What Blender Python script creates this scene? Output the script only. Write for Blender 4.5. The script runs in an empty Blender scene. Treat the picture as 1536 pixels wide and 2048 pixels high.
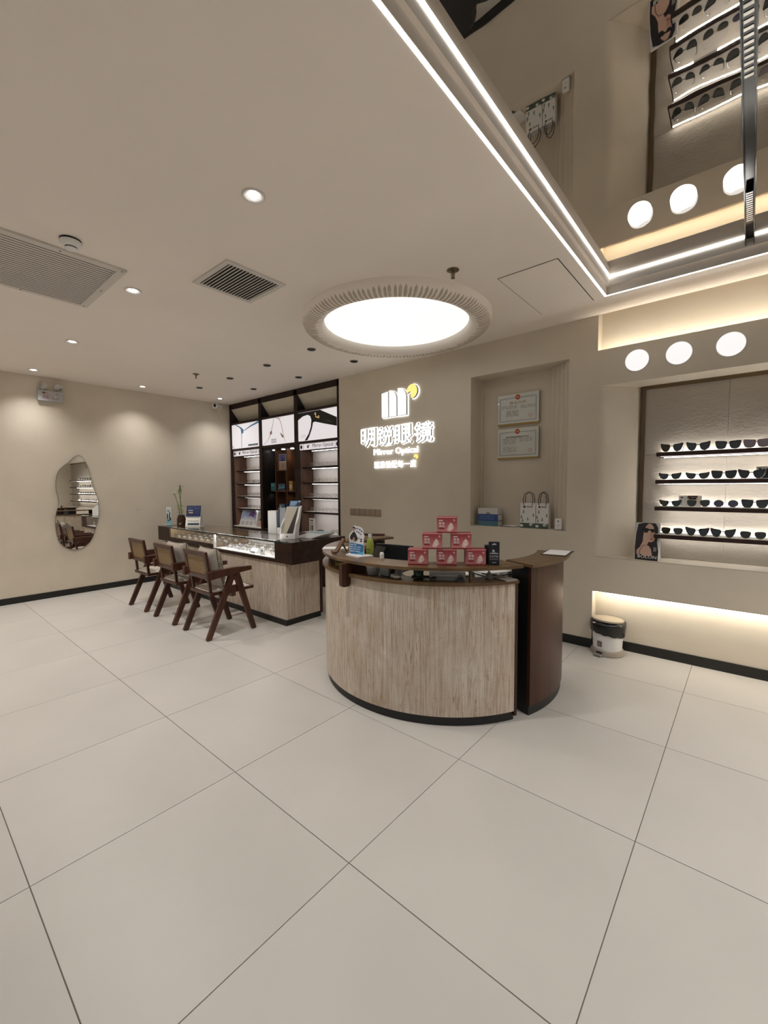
import bpy, math, random
from math import sin, cos, pi, radians, atan2, hypot
from mathutils import Vector, Matrix, Euler

random.seed(7)
SC = bpy.context.scene
COL = SC.collection

# ------------------------------------------------------------------ camera
cam_d = bpy.data.cameras.new('camera'); cam = bpy.data.objects.new('camera', cam_d); COL.objects.link(cam)
cam_d.sensor_fit = 'HORIZONTAL'; cam_d.sensor_width = 36.0
cam_d.lens = 856.645 / 1536 * 36.0
cam_d.clip_start = 0.02; cam_d.clip_end = 60
RM = Matrix(((0.7603156487080134, -0.034188511869748375, 0.6486534205458605),
             (0.6495185632462419, 0.05041487787085052, -0.7586725091156294),
             (-0.006763898894177531, 0.9981430186828937, 0.06053729368207703)))
cam.matrix_world = Matrix.Translation((0, 0, 1.4134)) @ RM.to_4x4()
SC.camera = cam

# ------------------------------------------------------------------ world, exposure
SC.view_settings.view_transform = 'Standard'
SC.view_settings.look = 'None'
SC.view_settings.exposure = 0.38
SC.view_settings.gamma = 1.0
SC.view_settings.use_curve_mapping = False
W = bpy.data.worlds.new('world'); SC.world = W; W.use_nodes = True
W.node_tree.nodes['Background'].inputs[0].default_value = (0.9, 0.93, 1.0, 1)
W.node_tree.nodes['Background'].inputs[1].default_value = 0.25
try:
    SC.cycles.max_bounces = 8; SC.cycles.diffuse_bounces = 5; SC.cycles.glossy_bounces = 5
    SC.cycles.transmission_bounces = 8; SC.cycles.transparent_max_bounces = 12
    SC.cycles.sample_clamp_indirect = 4.0
    SC.cycles.caustics_reflective = False; SC.cycles.caustics_refractive = False
except Exception:
    pass

CEIL = 2.815; MIRZ = 2.937; YB = 3.93; XL = -6.83; XR = 4.0; YF = -4.0

def spot(name, loc, energy, size=radians(95), blend=0.6, rad=0.035, col=(1.0, 0.95, 0.88), aim=None):
    d = bpy.data.lights.new(name, 'SPOT'); d.energy = energy; d.spot_size = size; d.spot_blend = blend
    d.shadow_soft_size = rad; d.color = col
    o = bpy.data.objects.new(name, d); COL.objects.link(o); o.location = loc
    if aim is not None:
        o.rotation_euler = (Vector(aim) - Vector(loc)).to_track_quat('-Z', 'Y').to_euler()
    return o
def area(name, loc, energy, sx, sy, col=(1, .95, .88), rot=(0, 0, 0)):
    d = bpy.data.lights.new(name, 'AREA'); d.energy = energy; d.shape = 'RECTANGLE'; d.size = sx; d.size_y = sy; d.color = col
    o = bpy.data.objects.new(name, d); COL.objects.link(o); o.location = loc; o.rotation_euler = rot
    return o

E_DOWN = 64
E_RING = .76
E_LED = 5.0

# daylight through the glazed shopfront behind the camera
area('shopfront_daylight', (.4, -4.35, 1.4), 130, 6.4, 2.4, (.97, .985, 1.0), (radians(90), 0, radians(180)))

# ------------------------------------------------------------------ materials
def nt(m):
    m.use_nodes = True
    return m.node_tree, m.node_tree.nodes['Principled BSDF']
def plain(name, col, rough=.5, metal=0., var=.06, scale=8., spec=.5, bump=0., bscale=60., emit=0., ecol=None):
    m = bpy.data.materials.new(name); t, b = nt(m)
    b.inputs['Roughness'].default_value = rough; b.inputs['Metallic'].default_value = metal
    b.inputs['Specular IOR Level'].default_value = spec
    c = (*col, 1)
    tc = t.nodes.new('ShaderNodeTexCoord'); n = t.nodes.new('ShaderNodeTexNoise'); n.inputs['Scale'].default_value = scale
    n.inputs['Detail'].default_value = 5
    t.links.new(tc.outputs['Object'], n.inputs['Vector'])
    r = t.nodes.new('ShaderNodeValToRGB'); e = r.color_ramp.elements
    e[0].position = .3; e[1].position = .7
    e[0].color = (*[max(0, x * (1 - var)) for x in col], 1); e[1].color = (*[min(1, x * (1 + var)) for x in col], 1)
    t.links.new(n.outputs['Fac'], r.inputs['Fac']); t.links.new(r.outputs['Color'], b.inputs['Base Color'])
    if bump:
        n2 = t.nodes.new('ShaderNodeTexNoise'); n2.inputs['Scale'].default_value = bscale; n2.inputs['Detail'].default_value = 6
        t.links.new(tc.outputs['Object'], n2.inputs['Vector'])
        bp = t.nodes.new('ShaderNodeBump'); bp.inputs['Strength'].default_value = bump; bp.inputs['Distance'].default_value = .01
        t.links.new(n2.outputs['Fac'], bp.inputs['Height']); t.links.new(bp.outputs['Normal'], b.inputs['Normal'])
    if emit:
        b.inputs['Emission Color'].default_value = (*(ecol or col), 1); b.inputs['Emission Strength'].default_value = emit
    return m
def glow(name, col, s):
    m = bpy.data.materials.new(name); m.use_nodes = True; t = m.node_tree
    b = t.nodes['Principled BSDF']; b.inputs['Base Color'].default_value = (*[min(.8, c * .25) for c in col], 1)
    b.inputs['Emission Color'].default_value = (*col, 1); b.inputs['Emission Strength'].default_value = s
    b.inputs['Roughness'].default_value = .5
    return m
def stretched(name, c0, c1, sc, rough=.4, c2=None, spec=.5, bump=.0, det=6, p0=.3, p1=.7):
    m = bpy.data.materials.new(name); t, b = nt(m)
    b.inputs['Roughness'].default_value = rough; b.inputs['Specular IOR Level'].default_value = spec
    tc = t.nodes.new('ShaderNodeTexCoord'); mp = t.nodes.new('ShaderNodeMapping'); mp.inputs['Scale'].default_value = sc
    n = t.nodes.new('ShaderNodeTexNoise'); n.inputs['Scale'].default_value = 1; n.inputs['Detail'].default_value = det
    n.inputs['Distortion'].default_value = .3
    t.links.new(tc.outputs['Object'], mp.inputs['Vector']); t.links.new(mp.outputs['Vector'], n.inputs['Vector'])
    r = t.nodes.new('ShaderNodeValToRGB'); e = r.color_ramp.elements
    e[0].position = p0; e[1].position = p1; e[0].color = (*c0, 1); e[1].color = (*c1, 1)
    if c2:
        x = r.color_ramp.elements.new((p0 + p1) / 2); x.color = (*c2, 1)
    t.links.new(n.outputs['Fac'], r.inputs['Fac']); t.links.new(r.outputs['Color'], b.inputs['Base Color'])
    if bump:
        bp = t.nodes.new('ShaderNodeBump'); bp.inputs['Strength'].default_value = bump; bp.inputs['Distance'].default_value = .004
        t.links.new(n.outputs['Fac'], bp.inputs['Height']); t.links.new(bp.outputs['Normal'], b.inputs['Normal'])
    return m

def travertine():
    m = bpy.data.materials.new('travertine'); t, b = nt(m); L = t.links.new
    b.inputs['Roughness'].default_value = .42
    tc = t.nodes.new('ShaderNodeTexCoord')
    def noise(sc, det=6, dist=0.):
        mp = t.nodes.new('ShaderNodeMapping'); mp.inputs['Scale'].default_value = sc
        n = t.nodes.new('ShaderNodeTexNoise'); n.inputs['Scale'].default_value = 1; n.inputs['Detail'].default_value = det
        n.inputs['Distortion'].default_value = dist; n.inputs['Roughness'].default_value = .6
        L(tc.outputs['Object'], mp.inputs['Vector']); L(mp.outputs['Vector'], n.inputs['Vector']); return n
    n1 = noise((95, 95, 3.2), 8, .5)
    r1 = t.nodes.new('ShaderNodeValToRGB'); e = r1.color_ramp.elements
    e[0].position = .34; e[0].color = (.52, .435, .35, 1); e[1].position = .66; e[1].color = (.71, .64, .56, 1)
    x = r1.color_ramp.elements.new(.48); x.color = (.64, .565, .48, 1)
    L(n1.outputs['Fac'], r1.inputs['Fac'])
    n2 = noise((7, 7, 4.0), 6, .8)                      # broad cloudy bands
    r2 = t.nodes.new('ShaderNodeValToRGB'); e = r2.color_ramp.elements
    e[0].position = .35; e[0].color = (.80, .72, .64, 1); e[1].position = .65; e[1].color = (1, 1, 1, 1)
    L(n2.outputs['Fac'], r2.inputs['Fac'])
    mx = t.nodes.new('ShaderNodeMix'); mx.data_type = 'RGBA'; mx.blend_type = 'MULTIPLY'; mx.inputs['Factor'].default_value = .8
    L(r1.outputs['Color'], mx.inputs[6]); L(r2.outputs['Color'], mx.inputs[7])
    n3 = noise((75, 75, 2.4), 7, 1.2)                    # thin rusty veins
    r3 = t.nodes.new('ShaderNodeValToRGB'); e = r3.color_ramp.elements
    e[0].position = .33; e[0].color = (.85, .85, .85, 1); e[1].position = .41; e[1].color = (0, 0, 0, 1)
    L(n3.outputs['Fac'], r3.inputs['Fac'])
    m2 = t.nodes.new('ShaderNodeMix'); m2.data_type = 'RGBA'
    L(r3.outputs['Color'], m2.inputs['Factor']); L(mx.outputs[2], m2.inputs[6]); m2.inputs[7].default_value = (.36, .25, .16, 1)
    n5 = noise((24, 24, 1.0), 6, 1.6)                    # sparse long rusty seams
    r5 = t.nodes.new('ShaderNodeValToRGB'); e = r5.color_ramp.elements
    e[0].position = .468; e[0].color = (0, 0, 0, 1); e[1].position = .532; e[1].color = (0, 0, 0, 1)
    x = e.new(.500); x.color = (1, 1, 1, 1)
    L(n5.outputs['Fac'], r5.inputs['Fac'])
    n6 = noise((5, 5, 3.5), 6, .5)                       # where seams and stains gather
    r6 = t.nodes.new('ShaderNodeValToRGB'); e = r6.color_ramp.elements
    e[0].position = .38; e[0].color = (.12, .12, .12, 1); e[1].position = .56; e[1].color = (1, 1, 1, 1)
    L(n6.outputs['Fac'], r6.inputs['Fac'])
    mm = t.nodes.new('ShaderNodeMath'); mm.operation = 'MULTIPLY'; L(r5.outputs['Color'], mm.inputs[0]); L(r6.outputs['Color'], mm.inputs[1])
    m5 = t.nodes.new('ShaderNodeMix'); m5.data_type = 'RGBA'; L(mm.outputs[0], m5.inputs['Factor']); L(m2.outputs[2], m5.inputs[6]); m5.inputs[7].default_value = (.36, .24, .14, 1)
    m2 = m5
    n4 = noise((230, 230, 75), 3)                          # pits
    r4 = t.nodes.new('ShaderNodeValToRGB'); e = r4.color_ramp.elements
    e[0].position = .325; e[0].color = (1, 1, 1, 1); e[1].position = .35; e[1].color = (0, 0, 0, 1)
    L(n4.outputs['Fac'], r4.inputs['Fac'])
    m3 = t.nodes.new('ShaderNodeMix'); m3.data_type = 'RGBA'
    L(r4.outputs['Color'], m3.inputs['Factor']); L(m2.outputs[2], m3.inputs[6]); m3.inputs[7].default_value = (.26, .20, .15, 1)
    L(m3.outputs[2], b.inputs['Base Color'])
    bp = t.nodes.new('ShaderNodeBump'); bp.inputs['Strength'].default_value = .35; bp.inputs['Distance'].default_value = .003
    ad = t.nodes.new('ShaderNodeMath'); ad.operation = 'SUBTRACT'
    L(n1.outputs['Fac'], ad.inputs[0]); L(r4.outputs['Color'], ad.inputs[1])
    L(ad.outputs[0], bp.inputs['Height']); L(bp.outputs['Normal'], b.inputs['Normal'])
    return m

def glassmat(name, col=(.93, .97, .96), alpha=.12, rough=.02):
    m = bpy.data.materials.new(name); m.use_nodes = True; t = m.node_tree
    t.nodes.remove(t.nodes['Principled BSDF']); out = t.nodes['Material Output']
    tr = t.nodes.new('ShaderNodeBsdfTransparent'); tr.inputs[0].default_value = (*col, 1)
    gl = t.nodes.new('ShaderNodeBsdfGlossy'); gl.inputs['Roughness'].default_value = rough
    fr = t.nodes.new('ShaderNodeLayerWeight'); fr.inputs['Blend'].default_value = .5
    pw = t.nodes.new('ShaderNodeMath'); pw.operation = 'POWER'; pw.inputs[1].default_value = 4.0; t.links.new(fr.outputs['Facing'], pw.inputs[0])
    ml = t.nodes.new('ShaderNodeMath'); ml.operation = 'MULTIPLY_ADD'; ml.inputs[1].default_value = .85; ml.inputs[2].default_value = .04; t.links.new(pw.outputs[0], ml.inputs[0])
    fr = ml; mx = t.nodes.new('ShaderNodeMixShader')
    t.links.new(fr.outputs[0], mx.inputs[0]); t.links.new(tr.outputs[0], mx.inputs[1]); t.links.new(gl.outputs[0], mx.inputs[2])
    t.links.new(mx.outputs[0], out.inputs[0])
    return m
def gradient(name, c0, c1, z0, z1, rough=.4):
    """printed colour gradient running up the object"""
    m = bpy.data.materials.new(name); t, b = nt(m); b.inputs['Roughness'].default_value = rough
    tc = t.nodes.new('ShaderNodeTexCoord'); sp = t.nodes.new('ShaderNodeSeparateXYZ'); mr = t.nodes.new('ShaderNodeMapRange')
    mr.inputs['From Min'].default_value = z0; mr.inputs['From Max'].default_value = z1
    r = t.nodes.new('ShaderNodeValToRGB'); r.color_ramp.elements[0].color = (*c0, 1); r.color_ramp.elements[1].color = (*c1, 1)
    t.links.new(tc.outputs['Object'], sp.inputs[0]); t.links.new(sp.outputs['Z'], mr.inputs['Value'])
    t.links.new(mr.outputs['Result'], r.inputs['Fac']); t.links.new(r.outputs['Color'], b.inputs['Base Color'])
    return m

M = {}
M['wall'] = plain('wall_plaster', (.67, .598, .492), .75, var=.05, scale=2.2, spec=.25, bump=.10, bscale=35)
M['ceil'] = plain('ceiling_paint', (.86, .785, .71), .8, var=.015, scale=1.5, spec=.2)
M['tile'] = plain('floor_tile_porcelain', (.575, .545, .50), .38, var=.05, scale=1.3, spec=.4, bump=.03, bscale=14)
M['grout'] = plain('grout', (.16, .14, .115), .9)
M['base'] = plain('black_skirting', (.006, .006, .006), .35)
M['trav'] = travertine()
M['wood'] = stretched('dark_walnut', (.015, .006, .004), (.040, .016, .010), (14, 14, 1.6), .42, det=8, spec=.35)
M['woodx'] = stretched('dark_walnut_long', (.017, .007, .0045), (.042, .018, .011), (1.6, 20, 20), .42, det=8, spec=.35)
M['cabw'] = stretched('cabinet_walnut', (.013, .006, .004), (.034, .015, .010), (16, 16, 1.4), .5, det=8, spec=.25)
M['khaki'] = plain('flap_reflection_paint', (.62, .57, .45), .5, var=.04)
M['cabin'] = stretched('cabinet_inner_walnut', (.065, .028, .014), (.15, .068, .034), (16, 16, 1.4), .45, det=8)
M['modw'] = stretched('counter_walnut', (.038, .013, .007), (.082, .031, .017), (22, 22, 1.1), .36, det=8, spec=.32)
M['topw'] = stretched('countertop_walnut', (.085, .046, .019), (.175, .102, .044), (6, 6, 6), .30, det=8, spec=.4)
M['chairw'] = stretched('chair_teak', (.035, .010, .005), (.088, .028, .014), (16, 16, 2.5), .33, det=8)
M['black'] = plain('matt_black', (.008, .008, .009), .5)
M['gblack'] = plain('gloss_black', (.006, .006, .007), .15)
M['white'] = plain('white_plastic', (.78, .77, .75), .4, var=.02)
M['paper'] = plain('white_paper', (.80, .79, .76), .7, var=.02)
M['vent'] = plain('vent_enamel', (.62, .58, .53), .5, var=.02)
M['dark'] = plain('dark_void', (.02, .019, .017), .9)
M['cane'] = plain('woven_cane', (.38, .26, .135), .55, var=.2, scale=60)
M['seat'] = plain('cream_seat_fabric', (.58, .51, .43), .85, bump=.3, bscale=400)
M['cush'] = plain('grey_linen', (.43, .375, .32), .9, bump=.35, bscale=350, var=.08, scale=30)
M['cushp'] = plain('patterned_linen', (.38, .35, .26), .9, bump=.3, bscale=300, var=.5, scale=22)
M['pipe'] = plain('dark_piping', (.10, .08, .06), .8)
M['steel'] = plain('brushed_steel', (.55, .53, .50), .3, metal=1)
M['brass'] = plain('brass', (.55, .38, .12), .3, metal=1)
M['bronze'] = plain('bronze_trim', (.14, .092, .045), .35, metal=.4)
M['display'] = plain('rough_stone_panel', (.47, .425, .365), .85, var=.05, scale=3, bump=.0)
M['ledge'] = plain('ledge_paint', (.52, .46, .37), .6, var=.03)
M['inlay'] = plain('shelf_inlay', (.62, .59, .54), .5, var=.02)
M['whiteback'] = plain('white_back_panel', (.80, .76, .74), .5, var=.01)
M['led'] = glow('led_strip', (1.0, 1.0, .96), E_LED)
M['ledcove'] = glow('warm_cove_led', (1.0, .94, .82), 19.0)
M['ledcab'] = glow('cabinet_led', (1.0, .96, .93), 9)
M['ledshelf'] = glow('shelf_led', (1.0, .96, .90), 34.0)
M['ledunder'] = glow('shelf_under_led', (1.0, .95, .89), 11.0)
M['ring'] = glow('ceiling_lightbox', (1.0, .985, .93), E_RING)
M['round'] = glow('round_lamp', (1.0, .97, .955), .70)
def smoothc(P, k=4):
    n = len(P); R = []
    for i in range(n):
        p0, p1, p2, p3 = P[i - 1], P[i], P[(i + 1) % n], P[(i + 2) % n]
        for j in range(k):
            t_ = j / k
            R.append(tuple(.5 * (2 * p1[d] + (-p0[d] + p2[d]) * t_ + (2 * p0[d] - 5 * p1[d] + 4 * p2[d] - p3[d]) * t_ ** 2 + (-p0[d] + 3 * p1[d] - 3 * p2[d] + p3[d]) * t_ ** 3) for d in (0, 1)))
    return R
M['down'] = glow('downlight_bulb', (.93, .96, 1.0), 14)
M['sign'] = glow('sign_white', (1.0, 1.0, 1.0), 1.15)
M['halo'] = glow('sign_halo', (1.0, 1.0, 1.0), 1.6)
M['signside'] = plain('sign_side', (.30, .30, .28), .5)
M['signy'] = glow('sign_yellow', (1.0, .74, .22), .9)
M['glass'] = glassmat('clear_glass', (.985, .99, .985))
M['mirror'] = plain('mirror_silver', (.86, .86, .84), .01, metal=1, var=0)
M['lens'] = plain('dark_lens', (.018, .024, .022), .08, spec=.9)
M['lensp'] = plain('mauve_lens', (.22, .17, .20), .08, spec=.9)
M['lensb'] = plain('blue_lens', (.055, .055, .10), .08, spec=.9)
M['gold'] = plain('gold_wire', (.55, .42, .22), .3, metal=1)
def mirror_ceiling():
    m = bpy.data.materials.new('stretch_mirror_film'); t, b = nt(m)
    b.inputs['Base Color'].default_value = (.80, .76, .70, 1); b.inputs['Metallic'].default_value = 1; b.inputs['Roughness'].default_value = .012
    tc = t.nodes.new('ShaderNodeTexCoord'); n = t.nodes.new('ShaderNodeTexNoise'); n.inputs['Scale'].default_value = 3.2; n.inputs['Detail'].default_value = 1.5
    bp = t.nodes.new('ShaderNodeBump'); bp.inputs['Strength'].default_value = .022; bp.inputs['Distance'].default_value = .05
    t.links.new(tc.outputs['Object'], n.inputs['Vector']); t.links.new(n.outputs['Fac'], bp.inputs['Height']); t.links.new(bp.outputs['Normal'], b.inputs['Normal'])
    return m
M['mirfilm'] = mirror_ceiling()
def stone_relief():
    m = M['display']; t = m.node_tree; b = t.nodes['Principled BSDF']
    tc = t.nodes.new('ShaderNodeTexCoord'); mp = t.nodes.new('ShaderNodeMapping'); mp.inputs['Scale'].default_value = (1, 1, 1.6)
    n = t.nodes.new('ShaderNodeTexNoise'); n.inputs['Scale'].default_value = 30; n.inputs['Detail'].default_value = 10; n.inputs['Roughness'].default_value = .62; n.inputs['Distortion'].default_value = .25
    bp = t.nodes.new('ShaderNodeBump'); bp.inputs['Strength'].default_value = .42; bp.inputs['Distance'].default_value = .010
    t.links.new(tc.outputs['Object'], mp.inputs['Vector']); t.links.new(mp.outputs['Vector'], n.inputs['Vector'])
    t.links.new(n.outputs['Fac'], bp.inputs['Height']); t.links.new(bp.outputs['Normal'], b.inputs['Normal'])
stone_relief()
_c = {}
def C(r, g, b, rough=.5, emit=0.):
    """flat printed / painted colour, cached"""
    k = (r, g, b, rough, emit)
    if k not in _c:
        nm = 'print_%02x%02x%02x' % (int(r * 255), int(g * 255), int(b * 255))
        _c[k] = plain(nm, (r, g, b), rough, var=.02, emit=emit) if not emit else glow('lit_' + nm, (r, g, b), emit)
    return _c[k]

# ------------------------------------------------------------------ mesh helpers
OFF = {}
class MB:
    def __init__(s): s.v = []; s.f = []
    def add(s, vs, fs):
        b = len(s.v); s.v += [tuple(v) for v in vs]; s.f += [tuple(b + i for i in f) for f in fs]; return s
    def box(s, x0, x1, y0, y1, z0, z1):
        if x0 > x1: x0, x1 = x1, x0
        if y0 > y1: y0, y1 = y1, y0
        if z0 > z1: z0, z1 = z1, z0
        v = [(x0, y0, z0), (x1, y0, z0), (x1, y1, z0), (x0, y1, z0), (x0, y0, z1), (x1, y0, z1), (x1, y1, z1), (x0, y1, z1)]
        return s.add(v, [(0, 3, 2, 1), (4, 5, 6, 7), (0, 1, 5, 4), (1, 2, 6, 5), (2, 3, 7, 6), (3, 0, 4, 7)])
    def mbox(s, sx, sy, sz, mat):
        v = [mat @ Vector((x * sx / 2, y * sy / 2, z * sz / 2)) for z in (-1, 1) for x, y in ((-1, -1), (1, -1), (1, 1), (-1, 1))]
        return s.add(v, [(0, 3, 2, 1), (4, 5, 6, 7), (0, 1, 5, 4), (1, 2, 6, 5), (2, 3, 7, 6), (3, 0, 4, 7)])
    def prism(s, pts, a, b, fn):
        """polygon pts (u,v) extruded from w=a to w=b; fn(u,v,w) -> xyz"""
        n = len(pts); v = [fn(u, w, a) for u, w in pts] + [fn(u, w, b) for u, w in pts]
        f = [tuple(range(n - 1, -1, -1)), tuple(range(n, 2 * n))] + [(i, (i + 1) % n, n + (i + 1) % n, n + i) for i in range(n)]
        return s.add(v, f)
    def lathe(s, prof, n=24, c=(0, 0, 0), sx=1, sy=1, cap=True):
        vs = []
        for r, z in prof:
            for i in range(n):
                a = 2 * pi * i / n; vs.append((c[0] + r * cos(a) * sx, c[1] + r * sin(a) * sy, c[2] + z))
        m = len(prof); fs = []
        for j in range(m - 1):
            for i in range(n):
                k = (i + 1) % n; fs.append((j * n + i, j * n + k, (j + 1) * n + k, (j + 1) * n + i))
        if cap:
            fs.append(tuple(range(n - 1, -1, -1))); fs.append(tuple((m - 1) * n + i for i in range(n)))
        return s.add(vs, fs)
    def tube(s, pts, r, n=6, closed=False):
        P = [Vector(p) for p in pts]; m = len(P); vs = []; up = None
        for i in range(m):
            if closed: d = P[(i + 1) % m] - P[i - 1]
            else: d = P[min(i + 1, m - 1)] - P[max(i - 1, 0)]
            d.normalize()
            if up is None:
                up = Vector((0, 0, 1)) if abs(d.z) < .9 else Vector((1, 0, 0))
            a = d.cross(up)
            if a.length < 1e-5: a = d.orthogonal()
            a.normalize(); b = a.cross(d); up = b
            rr = r[i] if isinstance(r, (list, tuple)) else r
            for k in range(n):
                t = 2 * pi * k / n; vs.append(P[i] + a * (rr * cos(t)) + b * (rr * sin(t)))
        fs = []
        for i in range(m if closed else m - 1):
            j = (i + 1) % m
            for k in range(n):
                l = (k + 1) % n; fs.append((i * n + k, i * n + l, j * n + l, j * n + k))
        if not closed:
            fs.append(tuple(range(n - 1, -1, -1))); fs.append(tuple((m - 1) * n + k for k in range(n)))
        return s.add(vs, fs)
    def bar(s, p, q, w, d, w2=None, d2=None, side=(1, 0, 0)):
        """tapered rectangular bar from p to q; w along `side`, d across"""
        p = Vector(p); q = Vector(q); w2 = w2 or w; d2 = d2 or d; a = Vector(side).normalized()
        b = (q - p).cross(a).normalized(); vs = []
        for o, ww, dd in ((p, w, d), (q, w2, d2)):
            for x, y in ((-1, -1), (1, -1), (1, 1), (-1, 1)): vs.append(o + a * (x * ww / 2) + b * (y * dd / 2))
        return s.add(vs, [(0, 3, 2, 1), (4, 5, 6, 7), (0, 1, 5, 4), (1, 2, 6, 5), (2, 3, 7, 6), (3, 0, 4, 7)])
    def sector(s, c, r0, r1, a0, a1, z0, z1, n=40):
        vs = []
        for i in range(n + 1):
            a = radians(a0 + (a1 - a0) * i / n)
            for r, z in ((r0, z0), (r1, z0), (r1, z1), (r0, z1)): vs.append((c[0] + r * cos(a), c[1] + r * sin(a), z))
        fs = []
        for i in range(n):
            b = 4 * i
            for k in range(4):
                l = (k + 1) % 4; fs.append((b + k, b + 4 + k, b + 4 + l, b + l))
        fs.append((0, 1, 2, 3)); fs.append((4 * n + 3, 4 * n + 2, 4 * n + 1, 4 * n))
        return s.add(vs, fs)
    def ball(s, c, r, n=12, sz=1.):
        prof = [(max(.0005, r * sin(pi * j / 8)), -r * sz * cos(pi * j / 8)) for j in range(9)]
        return s.lathe(prof, n, c)

def mk(name, mb, mat, parent=None, smooth=True, bevel=0., ang=35):
    off = OFF.get(parent.name, (0, 0, 0)) if parent else (0, 0, 0)
    me = bpy.data.meshes.new(name)
    if off != (0, 0, 0):
        me.from_pydata([(x - off[0], y - off[1], z - off[2]) for x, y, z in mb.v], [], mb.f)
    else:
        me.from_pydata(mb.v, [], mb.f)
    me.validate()
    if smooth:
        me.polygons.foreach_set('use_smooth', [True] * len(me.polygons)); me.set_sharp_from_angle(angle=radians(ang))
    me.update()
    if mat: me.materials.append(mat)
    o = bpy.data.objects.new(name, me); COL.objects.link(o)
    if parent: o.parent = parent; OFF[o.name] = off
    if bevel:
        b = o.modifiers.new('bevel', 'BEVEL'); b.width = bevel; b.segments = 2; b.limit_method = 'ANGLE'
    return o
def thing(name, label, cat, loc=(0, 0, 0), rz=0., group=None, world=True):
    o = bpy.data.objects.new(name, None); COL.objects.link(o); o.location = loc; o.rotation_euler = (0, 0, rz)
    o.empty_display_size = .05
    o['label'] = label; o['category'] = cat
    if group: o['group'] = group
    if world: OFF[o.name] = tuple(loc)
    return o
def tag(o, label, cat, group=None):
    o['label'] = label; o['category'] = cat
    if group: o['group'] = group
    return o
def struct(o): o['kind'] = 'structure'; return o
def dup(root, loc, rz=None, label=None, group=None):
    r = root.copy(); COL.objects.link(r); r.location = loc
    if rz is not None: r.rotation_euler = (0, 0, rz)
    if label: r['label'] = label
    if group: r['group'] = group
    def rec(a, b):
        for ch in list(a.children):
            c = ch.copy(); COL.objects.link(c); c.parent = b; rec(ch, c)
    rec(root, r)
    return r

_tx = {}
def text_data(s, size, ex, bold=0.):
    k = (s, size, ex, bold)
    if k in _tx: return _tx[k]
    c = bpy.data.curves.new('lettering', 'FONT'); c.body = s; c.size = size; c.extrude = ex; c.resolution_u = 2
    c.offset = bold * size
    c.align_x = 'CENTER'; c.align_y = 'CENTER'
    o = bpy.data.objects.new('tmp', c); COL.objects.link(o)
    dg = bpy.context.evaluated_depsgraph_get(); dg.update()
    me = bpy.data.meshes.new_from_object(o.evaluated_get(dg))
    vs = [tuple(v.co) for v in me.vertices]; fs = [tuple(p.vertices) for p in me.polygons]
    bpy.data.objects.remove(o); bpy.data.meshes.remove(me); bpy.data.curves.remove(c)
    _tx[k] = (vs, fs); return _tx[k]

class Plane:
    """a flat face: origin (lower left), ux (right), uy (up) ; n points out of the face"""
    def __init__(s, o, ux, uy):
        s.o = Vector(o); s.ux = Vector(ux).normalized(); s.uy = Vector(uy).normalized(); s.n = s.ux.cross(s.uy)
    def p(s, u, v, h=0.): return tuple(s.o + s.ux * u + s.uy * v + s.n * h)
    def poly(s, name, pts, mat, parent, h=.0012, h0=0., mb=None):
        own = mb is None; mb = mb or MB()
        mb.prism(pts, h0, h, lambda u, v, w: s.p(u, v, w))
        return mk(name, mb, mat, parent, smooth=False) if own else mb
    def rect(s, name, u0, v0, u1, v1, mat, parent, h=.0012, h0=0., mb=None):
        return s.poly(name, [(u0, v0), (u1, v0), (u1, v1), (u0, v1)], mat, parent, h, h0, mb)
    def disc(s, name, u, v, r, mat, parent, h=.0012, h0=0., n=20, ry=None, mb=None):
        return s.poly(name, [(u + r * cos(2 * pi * i / n), v + (ry or r) * sin(2 * pi * i / n)) for i in range(n)], mat, parent, h, h0, mb)
    def line(s, name, pts, w, mat, parent, h=.0012, h0=0., mb=None):
        P = [Vector(p) for p in pts]; L = []; R = []
        for i in range(len(P)):
            d = (P[min(i + 1, len(P) - 1)] - P[max(0, i - 1)]).normalized(); q = Vector((-d.y, d.x))
            ww = (w[i] if isinstance(w, (list, tuple)) else w) / 2
            L.append(tuple(P[i] + q * ww)); R.append(tuple(P[i] - q * ww))
        own = mb is None; mb = mb or MB()
        for i in range(len(P) - 1):
            mb.prism([R[i], R[i + 1], L[i + 1], L[i]], h0, h, lambda u, v, w_: s.p(u, v, w_))
        return mk(name, mb, mat, parent, smooth=False) if own else mb
    def text(s, t, u, v, size, mat, parent, h0=0., ex=.0005, name='lettering', bold=0., width=None, height=None, rot=0., mb=None):
        vs, fs = text_data(t, size, ex, bold)
        if not vs: return None
        x0 = min(a[0] for a in vs); x1 = max(a[0] for a in vs); y0 = min(a[1] for a in vs); y1 = max(a[1] for a in vs)
        kx = width / (x1 - x0) if width else 1; ky = height / (y1 - y0) if height else (kx if width else 1)
        cx = (x0 + x1) / 2; cy = (y0 + y1) / 2; c, sn = cos(rot), sin(rot)
        V = []
        for a in vs:
            x = (a[0] - cx) * kx; y = (a[1] - cy) * ky
            V.append(s.p(u + x * c - y * sn, v + x * sn + y * c, h0 + ex + a[2]))
        own = mb is None; mb = mb or MB(); mb.add(V, fs)
        return mk(name, mb, mat, parent, smooth=False) if own else mb
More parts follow.
